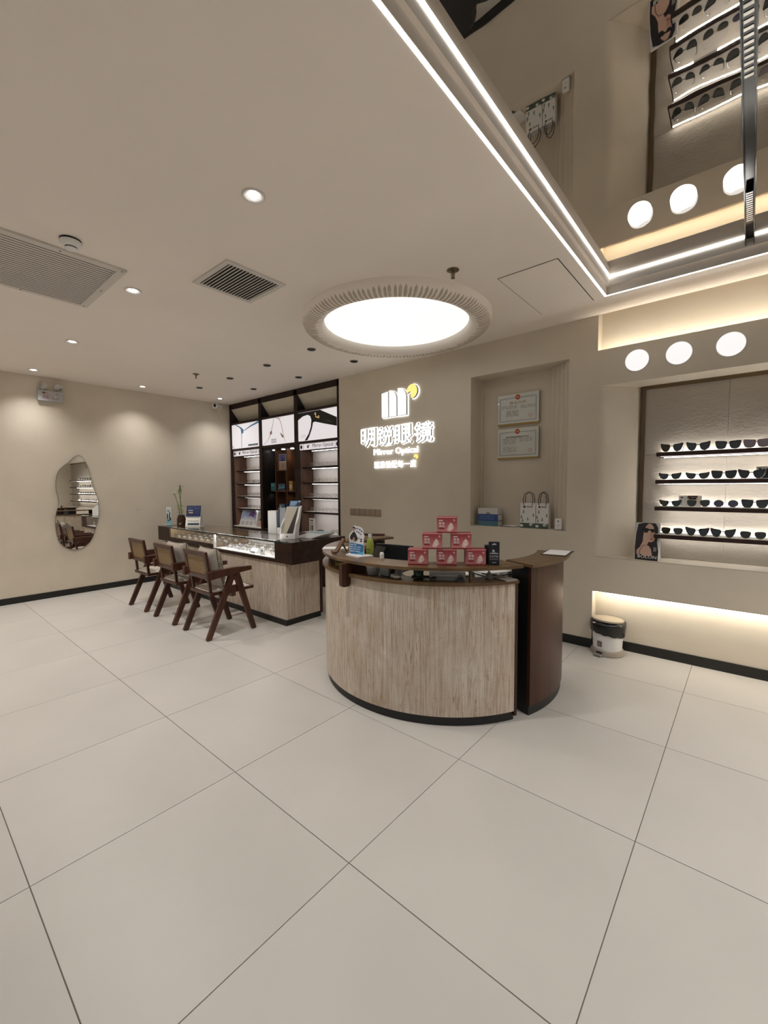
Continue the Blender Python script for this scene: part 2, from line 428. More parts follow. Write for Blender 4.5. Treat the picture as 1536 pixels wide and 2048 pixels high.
def bars(pl, u0, v0, u1, v1, rows, mat, parent, seed=0, h0=.001, h=.0016, fill=.5, name='fine_print', gap=.1):
    """small unreadable lines of print"""
    rnd = random.Random(seed); mb = MB(); dv = (v1 - v0) / rows
    for r in range(rows):
        u = u0
        while u < u1 - (u1 - u0) * .08:
            l = min((u1 - u0) * rnd.uniform(.15, .5), u1 - u)
            pl.rect(None, u, v0 + dv * r + dv * .5 * (1 - fill), u + l, v0 + dv * r + dv * .5 * (1 + fill), mat, parent, h, h0, mb)
            u += l + (u1 - u0) * gap * rnd.uniform(.4, 1)
    return mk(name, mb, mat, parent, smooth=False)

# ================================================================== ROOM SHELL
# floor: grout bed with single tiles 0.8 m
fl = struct(mk('floor', MB().box(XL, XR, YF, 4.3, -.06, -.0022), M['grout']))
T = .8; GX, GY = -1.100, 1.0697
tile_me = None
g = .0016
for i in range(-8, 8):
    for j in range(-7, 5):
        x0 = GX + i * T + g; x1 = x0 + T - 2 * g; y0 = GY + j * T + g; y1 = y0 + T - 2 * g
        x0 = max(x0, XL); x1 = min(x1, XR); y0 = max(y0, YF); y1 = min(y1, 4.1)
        if x1 - x0 < .02 or y1 - y0 < .02: continue
        c = ((x0 + x1) / 2, (y0 + y1) / 2); full = abs(x1 - x0 - T + 2 * g) < 1e-4 and abs(y1 - y0 - T + 2 * g) < 1e-4
        if full and tile_me:
            o = bpy.data.objects.new('tile', tile_me); COL.objects.link(o); o.parent = fl
        else:
            hx = (x1 - x0) / 2; hy = (y1 - y0) / 2; b = .0012; mb = MB()
            v = [(-hx, -hy, -.0022), (hx, -hy, -.0022), (hx, hy, -.0022), (-hx, hy, -.0022), (-hx, -hy, -.0006), (hx, -hy, -.0006), (hx, hy, -.0006), (-hx, hy, -.0006),
                 (-hx + b, -hy + b, 0), (hx - b, -hy + b, 0), (hx - b, hy - b, 0), (-hx + b, hy - b, 0)]
            mb.add(v, [(0, 1, 5, 4), (1, 2, 6, 5), (2, 3, 7, 6), (3, 0, 4, 7), (4, 5, 9, 8), (5, 6, 10, 9), (6, 7, 11, 10), (7, 4, 8, 11), (8, 9, 10, 11)])
            o = mk('tile', mb, M['tile'], fl, smooth=False)
            if full: tile_me = o.data
        o.location = (c[0], c[1], 0)

# ceiling
mb = MB()
mb.box(XL - .2, -.86, YF, YB, CEIL, CEIL + .3)
mb.box(-.86, XR, 3.565, YB, CEIL, CEIL + .15)
mb.box(XL - .2, -4.12, YB, 4.45, CEIL, CEIL + .3)
mb.box(-1.0, XR, YB, 4.45, 2.97, 3.1)
struct(mk('ceiling', mb, M['ceil'], smooth=False))
mb = MB().box(-.86, XR, YF, 3.6, MIRZ, MIRZ + .03)
o = struct(mk('ceiling', mb, M['mirfilm'], smooth=False))
# stepped profile round the mirror recess, and its two LED lines
mb = MB().box(-.86, -.842, YF, 3.565, 2.872, MIRZ - .0005).box(-.842, XR, 3.547, 3.565, 2.872, MIRZ - .0005)
struct(mk('trim_1', mb, M['ceil'], smooth=False))
led = thing('led_line', 'bright white LED line along the lower edge of the mirror ceiling recess', 'light', (-.86, 3.56, CEIL))
mk('long_run', MB().box(-.877, -.863, YF + .02, 3.581, CEIL - .0015, CEIL - .0002), M['led'], led, smooth=False)
mk('wall_run', MB().box(-.863, XR - .02, 3.568, 3.582, CEIL - .0015, CEIL - .0002), M['led'], led, smooth=False)
led = thing('led_line', 'second LED line, higher up against the mirror film of the ceiling recess', 'light', (-.83, 3.54, 2.93))
mk('long_run', MB().box(-.8418, -.836, YF + .02, 3.5468, 2.929, MIRZ - .001), M['led'], led, smooth=False)
mk('wall_run', MB().box(-.836, XR - .02, 3.541, 3.5468, 2.929, MIRZ - .001), M['led'], led, smooth=False)

# walls
struct(mk('wall_left', MB().box(XL - .2, XL, YF, 4.45, -.05, CEIL + .02), M['wall'], smooth=False))
struct(mk('wall_front', MB().box(XL - .2, -2.9, YF - .2, YF, -.05, 3.0).box(3.7, XR + .2, YF - .2, YF, -.05, 3.0).box(-2.9, 3.7, YF - .2, YF, 2.65, 3.0).box(-2.9, 3.7, YF - .2, YF, -.05, .12), M['wall'], smooth=False))
wn = struct(mk('window_1', MB().box(-2.9, -2.85, YF - .14, YF - .06, .12, 2.65).box(3.65, 3.7, YF - .14, YF - .06, .12, 2.65).box(-2.85, 3.65, YF - .14, YF - .06, 2.60, 2.65).box(-2.85, 3.65, YF - .14, YF - .06, .12, .17).box(-.68, -.63, YF - .14, YF - .06, .17, 2.60).box(1.5, 1.55, YF - .14, YF - .06, .17, 2.60), M['black'], smooth=False))
for x0, x1 in ((-2.85, -.68), (-.63, 1.5), (1.55, 3.65)): mk('pane', MB().box(x0, x1, YF - .105, YF - .095, .17, 2.60), M['glass'], wn, smooth=False)
struct(mk('wall_right', MB().box(XR, XR + .2, YF, 4.45, -.05, 3.0), M['wall'], smooth=False))
mb = MB()
mb.box(-4.12, -2.19, YB, 4.45, -.05, CEIL + .01)            # behind the sign
mb.box(-2.19, -1.235, YB, 4.45, -.05, 1.0)                  # below the niche
mb.box(-2.19, -1.235, YB, 4.45, 2.503, CEIL + .01)
mb.box(-2.19, -1.235, 4.17, 4.45, 1.0, 2.503)
mb.box(-2.19, -2.165, 4.145, 4.17, 1.0, 2.503)
mb.box(-1.235, -1.005, YB, 4.45, -.05, 3.1)                 # pier
mb.box(-1.005, XR, 4.05, 4.45, -.05, .5)                    # plinth recess
mb.box(-1.005, XR, YB, 4.45, .5, .80)                       # ledge band
mb.box(-.72, XR, 4.225, 4.45, .80, 2.232)
mb.box(-1.005, XR, YB, 4.05, 2.232, 2.48)                   # lamp band, with a trough behind its lip
mb.box(-1.005, XR, YB, 3.946, 2.48, 2.526)
mb.box(-1.005, XR, 4.05, 4.45, 2.232, 3.1)                  # cove back
mb.box(XL, -4.12, 4.26, 4.45, -.05, CEIL + .01)             # behind the cabinets
struct(mk('wall_back', mb, M['wall'], smooth=False))
# splayed, softly rounded reveal left of the sunglasses display
pts = [(-1.0045, 3.9300), (-.998, 3.9300), (-.985, 3.9308), (-.970, 3.9345), (-.955, 3.9420), (-.940, 3.9535), (-.925, 3.969), (-.905, 3.994), (-.72, 4.226), (-.72, 4.30), (-1.0045, 4.30)]
struct(mk('trim_2', MB().prism(pts, .80, 2.232, lambda u, v, w: (u, v, w)), M['wall'], ang=60))
# fluted side of the niche
wb = bpy.data.objects['wall_back']
for k, (x, y, y2) in enumerate([(-1.281, 3.972, 4.03), (-1.342, 4.03, 4.085), (-1.399, 4.085, 4.13), (-1.455, 4.13, 4.17)]):
    r = .012
    pts = [(-1.235, y2 + .001), (-1.235, y), (x + r * 1.4, y)] + [(x + r - r * sin(a), y + r - r * cos(a)) for a in (0, .4, .8, 1.2, 1.57)] + [(x, y2 + .001)]
    struct(mk('flute', MB().prism(pts, 1.0, 2.503, lambda u, v, w: (u, v, w)), M['wall'], wb, ang=50))
# skirtings
H = .078
mb = MB().box(XL, XL + .008, YF, 4.25, 0, H); struct(mk('baseboard_left', mb, M['base'], smooth=False))
mb = MB().box(-4.12, -.995, YB - .008, YB, 0, H).box(-1.005, -.995, YB, 4.042, 0, H).box(-1.005, XR, 4.042, 4.05, 0, H)
struct(mk('baseboard_back', mb, M['base'], smooth=False))
# rough stone panels behind the sunglasses, bronze trim
xs = [-.695, -.145, .455, 1.055, 1.655, 2.255, 2.855, 3.455, XR]
for a, b in zip(xs, xs[1:]):
    for z0, z1 in ((.802, 1.659), (1.661, 2.203)):
        mk('wall_panel', MB().box(a + .001, b - .001, 4.212, 4.225, z0, z1), M['display'], wb, smooth=False)
struct(mk('trim_3', MB().box(-.722, -.695, 4.196, 4.226, .80, 2.2325).box(-.695, XR, 4.196, 4.226, 2.203, 2.2325), M['bronze'], smooth=False))
struct(mk('trim_4', MB().box(-1.0, XR, YB - .001, YB + .012, .797, .802), M['ledge'], smooth=False))

# hidden warm cove strips
cv = thing('cove_light', 'warm cove strip hidden behind the top of the round lamp band', 'light', (1.5, 4.0, 2.53))
mk('strip', MB().box(-.99, XR - .02, 3.949, 3.972, 2.482, 2.490), M['ledcove'], cv, smooth=False)
cv = thing('cove_light', 'warm cove strip hidden under the grey band, lighting the low recess', 'light', (1.5, 4.0, .49))
mk('strip', MB().box(-.99, XR - .02, 3.965, 3.985, .491, .499), M['ledcove'], cv, smooth=False)

# access hatch
h = thing('access_hatch', 'square access hatch with a dark joint in the ceiling right of the ring lamp', 'hatch', (-1.155, 3.2, CEIL))
mk('joint', MB().box(-1.357, -.955, 2.79, 3.598, CEIL - .0012, CEIL + .002), M['dark'], h, smooth=False)
mk('panel', MB().box(-1.352, -.960, 2.795, 3.593, CEIL - .003, CEIL + .002), M['ceil'], h, smooth=False)

# ================================================================== CEILING FIXTURES
RC = (-2.352, 2.93)
rg = thing('ring_lamp', 'large round ceiling lightbox inside a ribbed plaster ring', 'ceiling light', (RC[0], RC[1], CEIL))
prof = [(.80, CEIL - .0002)]
for k in range(13):
    a = pi * k / 12
    prof.append((.705 + .095 * cos(a), CEIL - .085 * (sin(a) ** .8 if sin(a) > 0 else 0)))
mb = MB().lathe([(r, z) for r, z in prof], 96, (RC[0], RC[1], 0), cap=False)
M['ringp'] = plain('ring_plaster', (.86, .785, .71), .8, var=.015, spec=.2)
mk('plaster_ring', mb, M['ringp'], rg)
mk('lightbox', MB().lathe([(.001, CEIL - .012), (.622, CEIL - .012), (.622, CEIL - .0005), (.001, CEIL - .0005)], 96, (RC[0], RC[1], 0), cap=False), M['ring'], rg, smooth=False)
mk('rim', MB().lathe([(.612, CEIL - .0125), (.612, CEIL - .022), (.620, CEIL - .022), (.620, CEIL - .0125)], 96, (RC[0], RC[1], 0), cap=False), M['steel'], rg)
M['rib'] = plain('ring_rib_paint', (.50, .425, .35), .85, var=.08, scale=20)
NR = 132
def ring_pt(r):
    c = max(-1, min(1, (r - .705) / .095)); a = math.acos(c); return CEIL - .085 * (max(0, sin(a)) ** .8)
for k in range(NR):
    a0 = 2 * pi * k / NR + random.uniform(-.004, .004)
    ro = random.uniform(.782, .792); ri = random.uniform(.668, .69); hw = random.uniform(.0095, .0135)
    n = 7; vs = []; fs = []
    for j in range(n + 1):
        t = j / n; r = ro + (ri - ro) * t
        w = hw * (min(1, (t * 6) ** .5) if t < .3 else 1) * (min(1, ((1 - t) * 5) ** .5)) * (1 + .12 * sin(k * 3.7 + t * 9)) + .0006
        w *= (.75 + .25 * (r - .66) / .13)
        z = ring_pt(r)
        for s_, dz in ((-1, 0.0008), (-.5, -.0032), (.5, -.0032), (1, .0008)):
            da = s_ * w / r; vs.append((RC[0] + r * cos(a0 + da), RC[1] + r * sin(a0 + da), z + dz))
    for j in range(n):
        for q in range(3): fs.append((4 * j + q, 4 * j + q + 1, 4 * j + 5 + q, 4 * j + 4 + q))
    mk('rib', MB().add(vs, fs), M['rib'], rg, ang=80)

def downlight(loc, label, on=True, proto=None):
    t = thing('downlight', label, 'downlight', loc, group='round recessed downlights' if on else 'unlit black recessed spots', world=False)
    return t
def make_down():
    t = thing('downlight', '', 'downlight', (0, 0, 0), world=False)
    mk('trim_ring', MB().lathe([(.056, .001), (.056, -.003), (.050, -.006), (.040, -.004), (.036, .0)], 32, cap=False), M['vent'], t)
    mk('reflector', MB().lathe([(.040, -.003), (.036, .0005), (.030, .0006), (.001, .0008)], 28, cap=False), M['steel'], t)
    mk('bulb', MB().lathe([(.026, -.0015), (.024, -.004), (.001, -.005)], 24, cap=False), M['down'], t)
    return t
def make_black():
    t = thing('recessed_spot', '', 'spotlight', (0, 0, 0), world=False)
    mk('trim_ring', MB().lathe([(.048, .001), (.048, -.003), (.040, -.004), (.036, -.001)], 28, cap=False), M['vent'], t)
    mk('baffle', MB().lathe([(.043, -.0040), (.041, -.0095), (.034, -.0100), (.030, -.006), (.001, -.0055)], 24, cap=False), M['black'], t)
    return t
dproto = None
DL = [((-1.869, 1.234), 'largest round downlight in the ceiling, above the open floor in front'),
      ((-3.391, 1.232), 'round downlight just beyond the corner of the long slatted vent'),
      ((-4.988, 1.254), 'round downlight between the slatted vent and the left wall'),
      ((-6.50, 1.235), 'round downlight above the emergency lamp on the left wall'),
      ((-6.465, 2.421), 'small round downlight near the middle of the left wall'),
      ((-6.439, 3.551), 'farthest round downlight in the corner above the white camera'),
      ]
for (x, y), lab in DL:
    if dproto is None:
        dproto = make_down(); t = dproto
    else: t = dup(dproto, (0, 0, 0))
    t.location = (x, y, CEIL); t['label'] = lab; t['group'] = 'round recessed downlights'
    near = x < -6
    spot('downlight_lamp', (x, y, CEIL - .012), E_DOWN * (.44 if near else 1), radians(112 if near else 140), 1.0, .03, (1.0, .975, .95))
ORD_D = ['first', 'second', 'third', 'fourth', 'fifth', 'sixth', 'seventh']
for q_, (x, y) in enumerate(((-3.39, -2.2), (-4.99, -1.4), (-6.5, -.35), (1.0, .9), (.9, 2.3), (1.9, 3.0), (2.6, 1.2))):
    z = CEIL if x < -.86 else MIRZ
    dup(dproto, (x, y, z), label='added round downlight outside the picture, %s of those in the front part of the shop' % ORD_D[q_])
    spot('downlight_lamp', (x, y, z - .02), E_DOWN, radians(140), 1.0, .03, (1.0, .975, .95))  # unseen lamps added to brighten the front and right of the room
bproto = None
BL = [((-3.457, 2.921), 'black unlit recessed spot left of the ring lamp'),
      ((-3.429, 3.511), 'black unlit recessed spot between the ring lamp and the cabinet corner'),
      ((-4.286, 2.955), 'black unlit recessed spot, second from the ring lamp in the front row'),
      ((-5.144, 2.983), 'black unlit recessed spot, third from the ring lamp in the front row'),
      ((-4.452, 3.539), 'black unlit recessed spot above the middle poster of the cabinets'),
      ((-5.454, 3.525), 'grey recessed spot above the left poster of the cabinets'),
      ((-5.944, 2.975), 'black unlit recessed spot farthest left, beside the small sprinkler')]
for (x, y), lab in BL:
    if bproto is None: bproto = make_black(); t = bproto
    else: t = dup(bproto, (0, 0, 0))
    t.location = (x, y, CEIL); t['label'] = lab; t['group'] = 'unlit black recessed spots'
# they do throw a soft beam over the showcase
for x, y in ((-3.457, 2.95), (-5.144, 2.983)):
    spot('recessed_lamp', (x, y, CEIL - .02), 14, radians(70), .8, .03, (1, .95, .88))

def sprinkler(loc, label):
    t = thing('sprinkler', label, 'sprinkler', loc, world=False, group='ceiling sprinklers')
    mk('rosette', MB().lathe([(.040, .001), (.040, -.003), (.030, -.009), (.012, -.012)], 24), M['brz'], t)
    mk('body', MB().lathe([(.010, -.010), (.010, -.024), (.006, -.028), (.0035, -.05)], 14), M['brz'], t)
    mk('yoke', MB().tube([(-.011, 0, -.02), (-.013, 0, -.035), (-.004, 0, -.05)], .0028).tube([(.011, 0, -.02), (.013, 0, -.035), (.004, 0, -.05)], .0028), M['brz'], t)
    mk('deflector', MB().lathe([(.014, -.050), (.014, -.0525)], 16), M['brz'], t)
    return t
M['brz'] = plain('aged_brass', (.20, .17, .10), .4, metal=.8)
sp0 = sprinkler((-1.522, 2.488, CEIL), 'bronze sprinkler head beside the ring lamp')
dup(sp0, (-5.274, 2.60, CEIL), label='small sprinkler head near the left end of the ceiling, by the black spots')

sm = thing('smoke_detector', 'round cream smoke detector beside the long slatted vent', 'smoke detector', (-2.974, .764, CEIL), world=False)
mk('base', MB().lathe([(.052, .001), (.052, -.008), (.048, -.010)], 32), M['black'], sm)
mk('housing', MB().lathe([(.052, -.010), (.052, -.022), (.044, -.034), (.032, -.040)], 32), M['white'], sm)
mk('slot', MB().lathe([(.029, -.040), (.027, -.046)], 24), M['black'], sm)
mk('sensor_cap', MB().lathe([(.030, -.046), (.028, -.052), (.012, -.055)], 24), M['white'], sm)

# long slatted air grille (runs towards the front of the shop)
vx0, vx1, vy0, vy1 = -3.952, -3.108, -.35, 1.10
v = thing('air_grille', 'long pale slatted air grille in the ceiling at left', 'vent', ((vx0 + vx1) / 2, .4, CEIL))
z = CEIL
mk('backing', MB().box(vx0 + .04, vx1 - .04, vy0 + .04, vy1 - .04, z - .001, z + .001), plain('grille_void', (.10, .09, .08), .9), v, smooth=False)
mb = MB().box(vx0, vx0 + .04, vy0, vy1, z - .012, z).box(vx1 - .04, vx1, vy0, vy1, z - .012, z).box(vx0 + .04, vx1 - .04, vy0, vy0 + .045, z - .012, z).box(vx0 + .04, vx1 - .04, vy1 - .05, vy1, z - .012, z)
mk('frame', mb, M['vent'], v, smooth=False)
n = 25; w = (vx1 - vx0 - .08) / n
sl_me = None
for k in range(n):
    cx = vx0 + .04 + w * (k + .5)
    if sl_me is None:
        mb = MB().mbox(.0262, vy1 - vy0 - .096, .0007, Matrix.Translation((0, .0, -.006)) @ Matrix.Rotation(radians(4), 4, 'Y'))
        o = mk('slat', mb, M['vent'], v, smooth=False); sl_me = o.data
        o.data.transform(Matrix.Translation(Vector(OFF[v.name])))
    else:
        o = bpy.data.objects.new('slat', sl_me); COL.objects.link(o); o.parent = v
    o.location = (cx - v.location.x, (vy0 + vy1) / 2 - v.location.y, 0)
for x, y in ((vx0 + .02, vy1 - .025), (vx1 - .02, vy1 - .025), ((vx0 + vx1) / 2, vy1 - .025), (vx0 + .02, .7), (vx1 - .02, .75), (vx0 + .02, .2), (vx1 - .02, .2)):
    mk('screw', MB().lathe([(.005, -.0135), (.005, -.012)], 10, (x, y, z)), M['black'], v)

vx0, vx1, vy0, vy1 = -2.943, -2.497, 1.448, 1.892
v = thing('air_grille', 'small square air grille with dark gaps in the ceiling', 'vent', ((vx0 + vx1) / 2, (vy0 + vy1) / 2, CEIL))
mk('backing', MB().box(vx0 + .03, vx1 - .03, vy0 + .03, vy1 - .03, z - .001, z + .001), M['dark'], v, smooth=False)
f = .034
mb = MB().box(vx0, vx0 + f, vy0, vy1, z - .009, z).box(vx1 - f, vx1, vy0, vy1, z - .009, z).box(vx0 + f, vx1 - f, vy0, vy0 + f, z - .009, z).box(vx0 + f, vx1 - f, vy1 - f, vy1, z - .009, z)
mk('frame', mb, M['vent'], v, smooth=False)
n = 16; w = (vy1 - vy0 - 2 * f) / n; sl_me = None
for k in range(n):
    cy = vy0 + f + w * (k + .5)
    if sl_me is None:
        o = mk('slat', MB().mbox(vx1 - vx0 - 2 * f, .0075, .003, Matrix.Translation((0, 0, -.009)) @ Matrix.Rotation(radians(10), 4, 'X')), M['vent'], v, smooth=False)
        sl_me = o.data; sl_me.transform(Matrix.Translation(Vector(OFF[v.name])))
    else:
        o = bpy.data.objects.new('slat', sl_me); COL.objects.link(o); o.parent = v
    o.location = (0, cy - v.location.y, 0)

# black magnetic track under the mirror film
tr = thing('ceiling_track', 'black magnetic lighting track fixed under the mirror ceiling', 'track light', (-.055, 1.5, MIRZ))
mk('rail', MB().box(-.077, -.073, -3.5, 3.555, 2.882, MIRZ - .001).box(-.037, -.033, -3.5, 3.555, 2.882, MIRZ - .001).box(-.077, -.033, -3.5, 3.555, 2.92, MIRZ - .001), M['gblack'], tr, smooth=False)
mk('end_cap', MB().box(-.077, -.033, 3.555, 3.562, 2.882, MIRZ - .001), M['black'], tr, smooth=False)
for y0, y1, nn in ((1.1, 2.13, 34), (2.93, 3.25, 14)):
    md = mk('grille_module', MB().box(-.070, -.040, y0, y1, 2.889, 2.92), M['gblack'], tr, smooth=False)
    mb = MB()
    for k in range(nn):
        y = y0 + (y1 - y0) * (k + .5) / nn
        mb.box(-.068, -.042, y - .009, y + .004, 2.8865, 2.889)
    mk('louvre', mb, M['steel'], md, smooth=False)

# ================================================================== ROUND LAMPS ON THE BAND
for k, (x, lab) in enumerate([(-.717, 'leftmost white round lamp on the band above the sunglasses'),
                              (-.442, 'middle white round lamp on the band above the sunglasses'),
                              (-.139, 'rightmost fully visible round lamp on the band above the sunglasses'),
                              (.15, 'round lamp at the far right of the band, past the picture edge'), ]):
    t = thing('round_lamp', lab, 'wall light', (x, YB, 2.392), group='round lamps on the band')
    pr = [(.082, 0), (.082, -.006), (.080, -.010), (.060, -.016), (.03, -.019), (.001, -.020)]
    vs = MB().lathe([(r, zz) for r, zz in pr], 40, cap=False)
    vs.v = [(a + x, YB + c, 2.392 + b) for a, b, c in vs.v]
    mk('diffuser', vs, M['round'], t)
    rm = MB().lathe([(.085, .001), (.085, -.004), (.080, -.006)], 40, cap=False)
    rm.v = [(a + x, YB + c, 2.392 + b) for a, b, c in rm.v]
    mk('rim', rm, M['white'], t)
    spot('round_lamp_light', (x, YB - .05, 2.392), 1.6, radians(170), 1, .08, (1, .96, .92), aim=(x, 0, 2.392))
# ================================================================== WALL CABINETS
CX = [(-6.83, -6.787), (-5.966, -5.892), (-5.067, -4.990), (-4.163, -4.120)]
cab = thing('display_cabinet', 'tall dark walnut wall cabinet with three bays, lit posters and lit shelves', 'cabinet', (-5.48, 4.1, 0))
YK = 4.22
for a, b in CX: mk('upright', MB().box(a, b, YB, YK, 0, 2.80), M['cabw'], cab, smooth=False, bevel=.002)
mk('top_board', MB().box(XL, -4.12, YB, YK, 2.73, 2.812), M['cabw'], cab, smooth=False)
mk('back_board', MB().box(XL, -4.12, YK, YK + .03, 0, 2.81), M['cabw'], cab, smooth=False)
BAY = [(CX[0][1], CX[1][0]), (CX[1][1], CX[2][0]), (CX[2][1], CX[3][0])]
for i, (a, b) in enumerate(BAY):
    # upper open compartments with a leaning mirror flap, its reflection painted khaki
    mk('leaning_panel', MB().prism([(YB + .012, 2.728), (YB + .022, 2.728), (YK - .09, 2.50), (YK - .105, 2.50)], a + .003, b - .002, lambda u, v, w: (w, u, v)), M['khaki'], cab, smooth=False)
    mk('flap_lining', MB().box(a, a + .002, YB + .002, YK, 2.50, 2.735), M['black'], cab, smooth=False)
    mk('rail', MB().box(a, b, YB + .004, YK, 2.468, 2.50), M['cabw'], cab, smooth=False)
    zt, zb = (2.462, 2.058)
    mk('rail', MB().box(a, b, YB + .004, YB + .10, 2.026, 2.058), M['cabw'], cab, smooth=False)
    # base unit with doors
    mk('base_unit', MB().box(a, b, YB + .02, YK, .08, .74), M['cabw'], cab, smooth=False)
    mk('plinth', MB().box(a, b, YB + .05, YK, 0, .08), M['black'], cab, smooth=False)
    mx = (a + b) / 2
    for x0, x1, hx in ((a + .002, mx - .002, mx - .03), (mx + .002, b - .002, mx + .03)):
        d = mk('door', MB().box(x0, x1, YB, YB + .02, .085, .735), M['cabw'], cab, smooth=False, bevel=.001)
        mk('handle', MB().box(hx - .006, hx + .006, YB - .018, YB, .5, .66), M['black'], d, smooth=False, bevel=.002)
# lit posters
LB = .85
def poster(i, label, light):
    a, b = BAY[i]
    t = thing('lit_poster', label, 'poster', ((a + b) / 2, YB, 2.06), group='backlit eyewear posters')
    mk('lightbox', MB().box(a + .004, b - .004, YB + .012, YB + .09, 2.064, 2.462), light, t, smooth=False)
    return t, Plane((a + .006, YB + .012, 2.066), (1, 0, 0), (0, 0, 1)), (b - a - .012), .394
pw = glow('poster_light', (.88, .83, .84), .60)
t, p, w, h = poster(0, 'backlit poster of a blue metal spectacle hinge, left cabinet bay', pw)
F = lambda pts: [(u * w, v * h) for u, v in pts]
blue = C(.08, .19, .30, .5, .5); dblue = C(.02, .06, .12, .5, .4)
p.line('temple', F([(.99, .97), (.72, .86), (.45, .70)]), [.035, .022, .010], blue, t)
p.line('rim', F([(.15, 1.0), (.28, .90), (.36, .80), (.37, .5), (.36, 0)]), [.018, .02, .022, .013, .010], blue, t)
p.poly('hinge', F([(.26, .93), (.36, .86), (.44, .76), (.44, .62), (.37, .58), (.34, .78)]), blue, t, .0018)
p.disc('hinge_screw', .39 * w, .71 * h, .012, dblue, t, .0024)
p.line('edge_arc', F([(0, .12), (.04, .05), (.08, 0)]), .008, dblue, t)
p.rect('caption_bar', .61 * w, .045 * h, .95 * w, .115 * h, C(.03, .05, .06, .5, .2), t, .0018)
bars(p, .64 * w, .06 * h, .92 * w, .10 * h, 1, C(.4, .45, .45, .5, .4), t, 3, .0018, .0022)
t, p, w, h = poster(1, 'backlit poster of gold spectacle bridges, middle cabinet bay', pw)
br = C(.50, .30, .20, .5, .5); br2 = C(.30, .14, .09, .5, .4)
p.line('left_wire', F([(.38, 1.0), (.36, .80), (.31, .58), (.28, .40), (.18, .16), (.03, .02)]), [.008, .010, .013, .014, .007, .005], br, t)
p.line('right_wire', F([(.50, 1.0), (.58, .86), (.62, .70), (.65, .45), (.69, .22), (.73, .03)]), [.012, .012, .010, .012, .008, .006], br, t)
p.line('bridge', F([(.44, .99), (.55, .95), (.60, .97)]), .008, br, t)
p.poly('nose_pad', F([(.25, .46), (.31, .56), (.32, .42), (.27, .36)]), br2, t, .0018)
p.poly('nose_pad', F([(.57, .42), (.66, .30), (.68, .18), (.62, .25)]), br2, t, .0018)
p.text('MONT', .38 * w, .17 * h, .07, C(.02, .02, .02), t, .001, width=.13, name='lettering')
p.text('BLANC', .38 * w, .085 * h, .07, C(.02, .02, .02), t, .001, width=.13, name='lettering')
t, p, w, h = poster(2, 'backlit poster of a thick black spectacle frame with gold mark, right cabinet bay', pw)
bk = C(.008, .009, .012, .4, .02)
p.poly('black_rim', F([(0, 1.0), (.58, 1.0), (.99, .66), (.99, .37), (.70, .50), (.45, .62), (.40, .60), (.37, .40), (.30, .14), (.24, .0), (.17, .0), (.28, .22), (.34, .45), (.36, .70), (.33, .84), (.26, .90), (.13, .87), (0, .76)]), bk, t, .0016)
p.poly('temple_edge', F([(.10, 1.0), (.60, 1.0), (.56, 1.0)][:2] + [(.58, .97), (.12, .97)]), C(.05, .055, .07, .5, .1), t, .0018)
gd = C(.75, .48, .20, .5, .6)
p.line('gold_mark', F([(.44, .90), (.48, .84), (.47, .78), (.52, .76), (.55, .72)]), .013, gd, t, .0022)
p.disc('gold_mark', .545 * w, .77 * h, .017, gd, t, .0021); p.disc('mark_centre', .545 * w, .77 * h, .008, bk, t, .0024)
p.disc('gold_mark', .465 * w, .90 * h, .015, gd, t, .0021); p.disc('mark_centre', .465 * w, .90 * h, .007, bk, t, .0024)
p.line('gold_line', F([(.72, .62), (.88, .53)]), .003, C(.35, .25, .12, .5, .3), t, .0022)
bars(p, .07 * w, .10 * h, .20 * w, .22 * h, 3, C(.75, .62, .60, .5, .5), t, 9, .001, .0015)

# sign strips
for i, lab in ((0, 'white name strip above the shelves of the left cabinet bay'), (2, 'white name strip above the shelves of the right cabinet bay')):
    a, b = BAY[i]; y = YB + .035
    t = thing('name_strip', lab, 'sign', ((a + b) / 2, y, 1.94))
    mk('board', MB().box(a + .002, b - .002, y, y + .012, 1.938, 2.022), glow('strip_light', (.80, .74, .75), .62), t, smooth=False)
    p = Plane((a + .002, y, 1.938), (1, 0, 0), (0, 0, 1)); w = b - a - .004
    inkk = C(.05, .035, .04)
    for uu in (.035, w - .035): p.poly('badge', [(uu + .022 * cos(q) * (1 + .12 * (k % 2)), .042 + .027 * sin(q) * (1 + .12 * (k % 2))) for k, q in enumerate([2 * pi * j / 12 for j in range(12)])], inkk, t)
    for uu in (.078, w - .078): p.line('divider', [(uu, 0), (uu, .084)], .004, inkk, t)
    mb = MB()
    for k in range(3): p.rect(None, .165 + .0135 * k, .022, .165 + .0135 * k + .011, .062, None, t, mb=mb)
    p.disc(None, .211, .058, .006, None, t, mb=mb)
    mk('emblem', mb, inkk, t, smooth=False)
    p.text('Mirror Optical', w * .60, .042, .06, inkk, t, width=w * .52)

